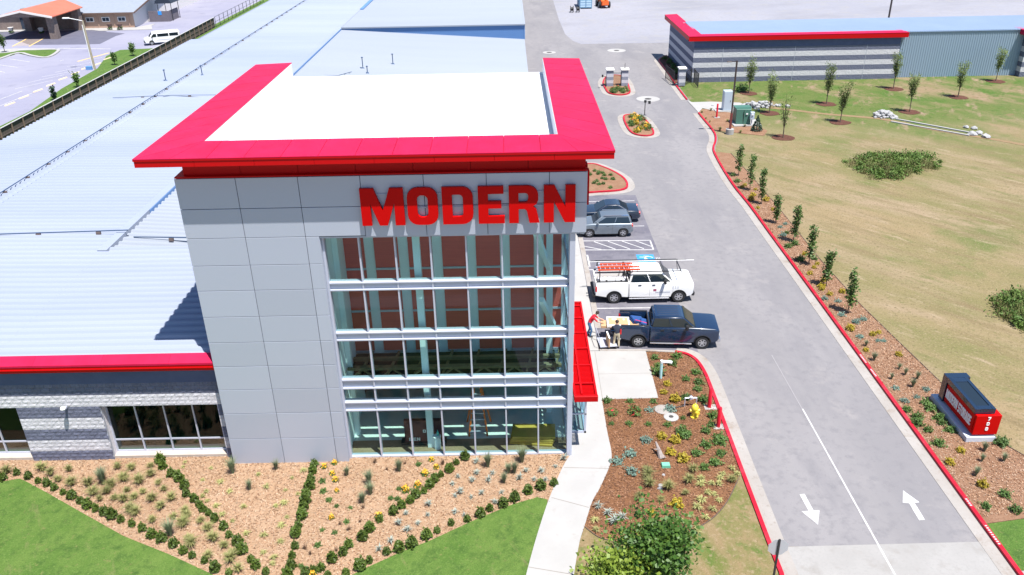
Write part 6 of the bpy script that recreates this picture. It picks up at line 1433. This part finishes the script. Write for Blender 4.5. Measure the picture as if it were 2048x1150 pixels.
# entrance bed
EB_ = 'entrance bed'
for i, q in enumerate(Z4((1140,545),(1320,535),(1390,715),(1495,740),(1485,795),(1470,665),(1390,865),(1530,885),(1280,590),(1170,620),(1165,665),(1590,1080),(1550,1130),(1360,1140),(1605,1010))+Z5((1380,25),(1660,50),(1655,75),(1670,170),(1625,240),(1535,280),(1475,165),(1550,100))):
    plant(GRN, 'green_shrub', q, .075, .72, f'{nth(i)} dark green shrub from the pickup in the entrance bed', 'shrub', 'green shrubs in the entrance bed', .15)
for i, q in enumerate(Z4((1240,755),(1215,820),(1305,880))+Z5((1195,35),(1305,65),(1265,160),(1368,215),(1315,575),(1115,640))): plant(GOLD, 'gold_shrub', q, .075, .72 if i not in (2,6) else 1.0, f'{nth(i)} golden shrub from the pickup in the entrance bed', 'shrub', 'golden shrubs in the entrance bed', .15)
for i, q in enumerate(Z4((1100,965),(1265,960))+Z5((1070,65),(940,175),(840,235),(955,315))): plant(BLU, 'blue_juniper', q, .075, .75, f'{nth(i)} blue-green juniper from the entrance pad in the entrance bed', 'shrub', 'blue junipers in the entrance bed', .12)
for i, q in enumerate(Z4((760,890),(943,890),(1128,893))): plant(GRN, 'edge_shrub', q, .075, .62, ('leftmost','middle','rightmost')[i]+' of three small shrubs along the edge of the concrete pad', 'shrub', 'shrubs along the pad edge', .15)
for i, q in enumerate(Z4((800,990),(980,985))): plant(ROS, 'rose_bush', q, .075, .9, ('left','right')[i]+' red-flowered rose bush near the footpath', 'shrub', 'rose bushes', .15)
for q in Z4((795,1075),(935,1075),(1090,1080),(1245,1085),(1365,1030)): plant(GRN, 'low_plant', q, .075, .42, 'small low plant in the upper entrance bed', 'plant', 'low plants in the entrance bed', .1)
for q in Z5((1080,300),(1085,345),(1415,385),(1450,300),(1250,440),(1385,480),(1015,515),(1190,530),(1100,415),(1760,380)): plant(TUF, 'entrance_grass', q, .075, .8, 'olive grass tuft in the entrance bed', 'grass', 'grass tufts in the entrance bed')
for q in Z5((1515,370),(1510,410),(1600,400),(1655,405),(1685,320),(1660,355),(1760,280),(1805,325),(1565,470),(1620,485),(1660,530),(1518,535),(1480,590),(1605,605),(1550,670),(1430,655),(1350,700),(1480,740),(1475,785),(660,690),(675,770)): plant(LIL, 'entrance_daylily', q, .075, .85, 'pale green daylily in the lower entrance bed', 'plant', 'daylilies in the entrance bed')
for q in Z5((690,585),(765,640),(820,710),(880,680)): plant(AGV, 'silver_yucca', q, .075, .95, 'silver yucca in the dark mulch by the footpath', 'plant', 'silver yuccas by the footpath')
# bed along the drive
DB = lambda *L: [(1536+x/3.992, 576+y/3.992) for x, y in L]; DB2 = lambda *L: [(1536+x/3.992, 862+y/3.992) for x, y in L]; DB3 = lambda *L: [(1536+x/3.992, 288+y/3.992) for x, y in L]; DB4 = lambda *L: [(1024+x/3.992, 288+y/3.992) for x, y in L]
for i, q in enumerate(DB2((1455,240),(1545,145),(1715,420))+DB((785,485),(1045,520),(660,315),(835,360),(885,345),(495,40),(595,20),(430,0))+DB3((430,1130),(445,1080),(335,1025),(370,975),(395,945),(295,870),(40,515))+DB4((1965,500),(1925,400),(1910,435),(1945,355),(1860,320),(1840,335),(2030,440))):
    plant(GOLD, 'gold_shrub', q, .06, .66, f'{nth(i)} golden shrub from the camera in the bed beside the drive', 'shrub', 'golden shrubs beside the drive', .15)
for i, q in enumerate(DB((1020,790),(1265,800),(1190,860),(1090,890),(760,240),(705,262),(735,380),(880,410),(925,410),(455,75),(560,95),(590,205))+DB3((140,630),(100,655),(120,720))): plant(BLU, 'blue_juniper', q, .06, .62, f'{nth(i)} blue-green juniper in the bed beside the drive', 'shrub', 'blue junipers beside the drive', .12)
for i, q in enumerate(DB2((1365,90),(1745,590),(1980,620),(1885,75),(1895,495))+DB((1195,1020),(1280,1120),(1195,1070),(1110,960))+DB3((150,700),(260,915),(160,810),(370,905),(215,790))+DB4((1765,240),(1800,290))): plant(GRN, 'green_shrub', q, .06, .68, f'{nth(i)} dark green shrub in the bed beside the drive', 'shrub', 'green shrubs beside the drive', .15)
for i, q in enumerate(DB((1262,900),(1300,945),(1370,1020),(1390,1060),(1460,1115))+DB2((1860,80),)): plant(GRN, 'sign_shrub', q, .06, .68, f'{nth(i)} small shrub along the monument sign plinth, counted from its far end', 'shrub', 'shrubs round the monument sign', .2)
for q in DB2((1715,215),(1890,215),(1735,135),(1665,330),(1680,310))+DB((990,705),(1195,705),(1160,765),(1100,670),(1050,625),(850,555),(785,440)): plant(TUF2, 'drive_grass', q, .06, .55, 'pale grass clump in the bed beside the drive', 'grass', 'grass clumps beside the drive', .2)

# trees
def limbs(mb, base, h, r, n, spread, rise, crown, seed, leaf_r=.5):
    rg = random.Random(seed); tips = []
    for k in range(n):
        a = 6.28*k/n+rg.uniform(-.3,.3); z0 = h*rg.uniform(.35,.85); p0 = Vector((0,0,z0)); L = spread*rg.uniform(.6,1.1)
        p1 = p0+Vector((math.cos(a)*L*.45, math.sin(a)*L*.45, rise*.5)); p2 = p0+Vector((math.cos(a)*L, math.sin(a)*L, rise*rg.uniform(.8,1.3)))
        mb.tube(p0,p1,r*.45,r*.28,5).tube(p1,p2,r*.28,r*.10,5); tips += [p0.lerp(p1,.6),p1,p1.lerp(p2,.5),p2]
    return tips
def tree(name, label, cat, loc, h, mat, seed, group=None, kind='vase', scale=1.0, leaves=900, size=.07, trunk_r=.05):
    t = thing(name, label, cat, loc, random.uniform(0,6.28), group); t.rotation_euler = (random.gauss(0,.025),random.gauss(0,.025),t.rotation_euler.z); rg = np.random.default_rng(seed); mb = MB()
    mb.tube((0,0,-.05),(0,0,h*.5),trunk_r,trunk_r*.7,8)
    if kind == 'vase':
        tips = limbs(mb,None,h*.5,trunk_r,11,h*.13,h*.52,None,seed)
        mb.tube((0,0,h*.5),(.05,0,h*.93),trunk_r*.7,trunk_r*.15,6); tips += [Vector((.03,0,h*.7)),Vector((.04,0,h*.88))]
    elif kind == 'column':
        mb.tube((0,0,h*.5),(0,0,h*.96),trunk_r*.7,trunk_r*.2,6); tips = [Vector((rg.uniform(-.12,.12),rg.uniform(-.12,.12),h*z)) for z in np.linspace(.22,.99,22)]
    else:
        mb.tube((0,0,h*.5),(.1,.05,h*.85),trunk_r*.7,trunk_r*.2,7); tips = limbs(mb,None,h*.7,trunk_r,16,h*.36,h*.28,None,seed); tips += [Vector((rg.normal(0,.35)*1.2,rg.normal(0,.35)*1.2,h*rg.uniform(.55,.98))) for _ in range(26)]
    obj('trunk', mb, M_bark, t, off=(0,0,0))
    T2 = np.array([tuple(v) for v in tips]); pick = rg.integers(0,len(T2),leaves); sp = {'vase':.17,'column':.13,'round':.34}[kind]
    C = T2[pick]+rg.normal(size=(leaves,3))*sp*np.array([1,1,1.1 if kind != 'column' else .9])
    U, V = leaf_axes(leaves, size, .2); obj('crown', quadcloud('crown', C, U, V, mat), None, t, off=(0,0,0)); return t
for i, (b, tp) in enumerate((((1695,628),(1716,541)),((1651,574),(1660,504)),((1617,530),(1629,457)),((1586,485),(1595,418)),((1551,448),(1561,390)),((1523,410),(1531,345)),((1499,382),(1505,313)),((1477,352),(1481,290)))):
    p = G(*b); h = PY(*tp, p.y).z; tree('columnar_tree', f'{nth(i)} slim columnar tree from the camera in the row beside the drive', 'tree', (p.x,p.y,.06), h*random.uniform(.92,1.04), M_colt, 20+i, 'columnar trees beside the drive', 'column', leaves=random.randint(480,760), size=.07, trunk_r=.035)
VT = (((1786.5,178),(1806,103),'young tree in front of the seam between striped wall and siding'),((1652.5,208.4),(1662,130),'young tree in a mulch ring before the middle of the striped wall'),((1680,245),(1698,163),'young tree in a mulch ring between the ditch and the striped wall, nearest the field'),((1819,224),(1830,148),'young tree in a mulch ring beside the white riprap heap'),((1915.5,194.6),(1925,121),'young tree in a mulch ring before the blue-grey siding'),((1991,163),(2006,97),'young tree by the far right shaded corner of the siding'),((1566,275.5),(1572,192),'bare-looking young tree standing alone below the transformer'),((1538.5,226.7),(1549,147),'young tree in a mulch ring beside the grey riprap spread'),((1497,187),(1505,114),'young tree beside the light pole before the striped wall'))
for i, (b, tp, lab) in enumerate(VT):
    p = G(*b); h = PY(*tp, p.y).z; tree('young_tree', lab, 'tree', (p.x,p.y,.02), h, M_vase, 40+i, 'young trees on the slope', 'vase', leaves=1300 if i not in (6,) else 420, size=.06, trunk_r=.06)
    mr = MB(); rg = random.Random(i); lp_ = [(p.x+1.15*rg.uniform(.85,1.1)*math.cos(k*.52), p.y+1.15*rg.uniform(.85,1.1)*math.sin(k*.52)) for k in range(12)]
    struct('mulch_ring', MB().poly(lp_, 0, .035), M_mulch3)
# large trees nearest the camera
tree('maple_tree', 'leafy dark green tree in the foreground below the entrance bed', 'tree', (5.25,23.3,.07), 3.35, M_tree, 77, None, 'round', leaves=7000, size=.075, trunk_r=.10)
tree('lime_tree', 'yellow-green young tree at the bottom edge beside the footpath', 'tree', (3.6,22.2,.07), 2.7, M_tree2, 78, None, 'round', leaves=4200, size=.075, trunk_r=.08)
p = G(1513,262); t = thing('spruce', 'small dark conical evergreen beside the green transformer', 'tree', (p.x,p.y,.03)); n_ = 900
hh = NR.uniform(0,1,n_)**1.3; aa = NR.uniform(0,6.28,n_); rr_ = (1-hh)*.62*NR.uniform(.6,1.05,n_); U, V = leaf_axes(n_,.06,.1)
obj('crown', quadcloud('crown', np.stack([np.cos(aa)*rr_,np.sin(aa)*rr_,.12+hh*1.55],1), U, V, M_pine), None, t, off=(0,0,0)); obj('trunk', MB().tube((0,0,-.05),(0,0,1.3),.05,.02,6), M_bark, t, off=(0,0,0))
# trees of the left lot
for i, (b, tp, lab) in enumerate((((110,200),(108,168),'small dark evergreen on the grass strip by the fence'),((155,175),(152,140),'thin young tree on the grass strip, left of the lamp'),((230,130),(228,100),'bushy young tree on the grass strip right of the lamp'),((267,112),(266,82),'young tree on the grass strip before the white van'),((10,105),(8,60),'young tree on the lot island before the orange porch'))):
    p = G(*b); h = max(1.5, .8*PY(*tp, p.y).z); tree('lot_tree', lab, 'tree', (p.x,p.y,.02), h, M_grn if i else M_pine, 60+i, 'trees of the left lot', 'column' if i == 0 else 'vase', leaves=420, size=.10, trunk_r=.06)
for i, (px_, py_) in enumerate(((84,68),(24,67),(221,60),(241,60))):
    p = G(px_,py_); t = thing('planter', ('pale planter bowl in the porch shade','planter bowl at the left of the porch','brown planter pot on the pavement, left of two','brown planter pot on the pavement, right of two')[i], 'planter', (p.x,p.y,.05), 0, 'planters by the tan building')
    obj('pot', MB().lathe([(0,0),(.3,0),(.5,.6),(.42,.6),(.4,.45),(0,.45)], (0,0,0), 14), M_cap if i < 2 else M_brown, t, off=(0,0,0)); obj('foliage', blob('foliage', M_grn, 150, .45, .7, .09), None, t, off=(0,0,0)); t.children[1].location = (0,0,.45)
# weed thickets in the field: nobody could count the stems
def thicket(label, poly, n, hmax, seed):
    rg = np.random.default_rng(seed); P_ = np.array(poly); c = P_.mean(0); parts = []
    m_ = mk('weed_leaf',(.065,.135,.022),.7,var=(.14,.21,.04),scale=.9,trans=.2); m2 = mk('weed_stalk',(.26,.22,.10),.8,var=(.17,.20,.06),scale=.8,trans=.15)
    for q, mt_ in ((0,m_),(1,m2)):
        CC = []; nc = 150 if q == 0 else 60
        for k in range(nc):
            e = rg.integers(0,len(P_)); t1 = rg.uniform(); ed = P_[e]*(1-t1)+P_[(e+1)%len(P_)]*t1; r_ = math.sqrt(rg.uniform())*rg.uniform(.8,1.12); xy = c+(ed-c)*r_
            h = hmax*rg.uniform(.25,1.0)*(1.05-.65*r_*r_); w_ = rg.uniform(.25,.6); nn = n//nc
            CC.append(np.column_stack([xy+rg.normal(size=(nn,2))*w_*.55, np.abs(rg.beta(1.6,1.4,nn))*h+.03]))
        C = np.concatenate(CC); U, V = leaf_axes(len(C),.075 if q == 0 else .05,.1)
        if q: V = V*.4; U[:,2] += .09
        o = obj('weed_thicket', quadcloud('weed_thicket',C,U,V,mt_), None); o['kind'] = 'stuff'; tag(o,('green leaves of the ' if q == 0 else 'tan stalks of the ')+label,'weeds')
thicket('wide patch of tall green weeds in the middle of the field', [G2(*p) for p in ((1692,328),(1720,318),(1790,314),(1850,310),(1880,325),(1868,342),(1830,352),(1770,364),(1730,352))], 9000, 1.4, 5)
thicket('clump of bright green weeds at the right edge of the field', [G2(*p) for p in ((1985,605),(2010,590),(2050,592),(2090,620),(2080,665),(2040,660),(2005,632))], 4500, 1.2, 6)
# island plants and shaded bed plants
for i in range(26):
    x, y = 13.0+random.random()*1.9, 85.6+i*.26; k = i % 4
    plant_m = (GOLD, ORF, GRN, ROS)[k]; place(random.choice(plant_m), 'island_plant', (x,y,.1), i, .9 if k != 1 else 1.3, ('golden shrub on the flower island in the drive','orange-flowered plant on the flower island in the drive','green shrub on the flower island in the drive','red-flowered bush on the flower island in the drive')[k], 'plant', ('golden shrubs on the flower island','orange flowers on the flower island','green shrubs on the flower island','red flowers on the flower island')[k])
for i in range(16):
    x, y = 12.7+random.random()*2.1, 103.0+random.random()*3.0; place(random.choice(ROS if i % 2 else GRN), 'keypad_plant', (x,y,.1), i, .85, 'red-flowered bush on the keypad island' if i % 2 else 'green shrub on the keypad island', 'plant', 'red bushes on the keypad island' if i % 2 else 'green shrubs on the keypad island')
for i in range(40):
    x, y = 3.6+random.random()*5.6, 68.4+random.random()*5.6
    if x > 8.6 and y > 73: continue
    place(random.choice(GRN), 'island_shrub', (x,y,.1), i, .5, 'small green shrub on the tan island behind the tower', 'plant', 'shrubs on the tan island')
for i in range(9): place(random.choice(GRN), 'shaded_shrub', (22.4+random.random()*.8, 110.5+i*1.6, .1), i, 1.0, 'dark shrub in the shaded bed along the storage wall', 'shrub', 'shrubs in the shaded bed')
for (px_, py_, s_) in ((1404,222,.7),(1422,218,.8),(1412,234,.6),(1420,241,.6),(1440,258,.8),(1455,240,.6),(1481,262,.7),(1490,250,.7)): plant(TUF, 'utility_grass', (px_,py_), .03, s_, 'dry grass tuft in the utility bed', 'grass', 'grass tufts in the utility bed')
p = G(1484,182); place(GRN[0], 'dark_bush', (p.x,p.y,0), 0, (2.4,1.4,1.8), 'low dark bush beside the light pole and young tree', 'shrub', None)
# loose bark over the mulch
def chips(name, pts, n, mats, z, seed, size=(.038,.013)):
    rg = np.random.default_rng(seed); P_ = [tuple(p) for p in pts]; xs_ = [p[0] for p in P_]; ys_ = [p[1] for p in P_]; out = []
    while len(out) < n:
        m_ = 4000; X = rg.uniform(min(xs_),max(xs_),m_); Y = rg.uniform(min(ys_),max(ys_),m_); ins = np.zeros(m_,bool); j = len(P_)-1
        for i in range(len(P_)):
            xi, yi = P_[i]; xj, yj = P_[j]; c_ = ((yi > Y) != (yj > Y)) & (X < (xj-xi)*(Y-yi)/(yj-yi+1e-12)+xi); ins ^= c_; j = i
        out += list(zip(X[ins],Y[ins]))
    out = np.array(out[:n])
    for q, mt_ in enumerate(mats):
        o_ = out[q::len(mats)]; k = len(o_); a = rg.uniform(0,6.28,k); tilt = rg.normal(0,.35,k); C = np.column_stack([o_,np.full(k,z+.02)+rg.uniform(0,.015,k)]); s_ = rg.uniform(.5,1.5,k)[:,None]
        U = np.column_stack([np.cos(a),np.sin(a),tilt])*size[0]*s_; V = np.column_stack([-np.sin(a),np.cos(a),rg.normal(0,.35,k)])*size[1]*s_
        o = obj(name, quadcloud(name,C,U,V,mt_), None); o['kind'] = 'stuff'; tag(o, ('loose pale','loose tan','loose brown')[q]+' bark chips scattered over the '+name.replace('_',' '), 'bark')
mc = [mk('chip_pale',(.44,.315,.22),.9), mk('chip_tan',(.40,.245,.15),.9), mk('chip_brown',(.21,.115,.062),.9)]
visbed = [p for p in bed if p[0] > -39]+[(-26,30.2),(-26,32.0)]
chips('front_bed_bark', [(-25,32.4),(2.5,31.9)]+wlS[1:13]+er[::-1]+[(-6.6,22),(-10.2,22)]+el[::-1], 30000, mc, .07, 3)
chips('entrance_bed_bark', [p for p in wrS if p[1] > 26.4]+arcS+kerbin+[(7.56,41.0),(7.5,36.3),(4.54,36.25)], 16000, [mk('chip_red',(.29,.155,.09),.9), mk('chip_rust',(.18,.08,.038),.9), mk('chip_dark',(.12,.055,.03),.9)], .075, 4)
chips('drive_bed_bark', [(19.8,27)]+[(p[0]+.15,p[1]) for p in RKS if 27 < p[1] < 70]+[p for p in edge[::-1] if p[1] < 72], 16000, [mk('chip_pink',(.40,.275,.195),.9), MATS['chip_rust'], MATS['chip_tan']], .06, 5)
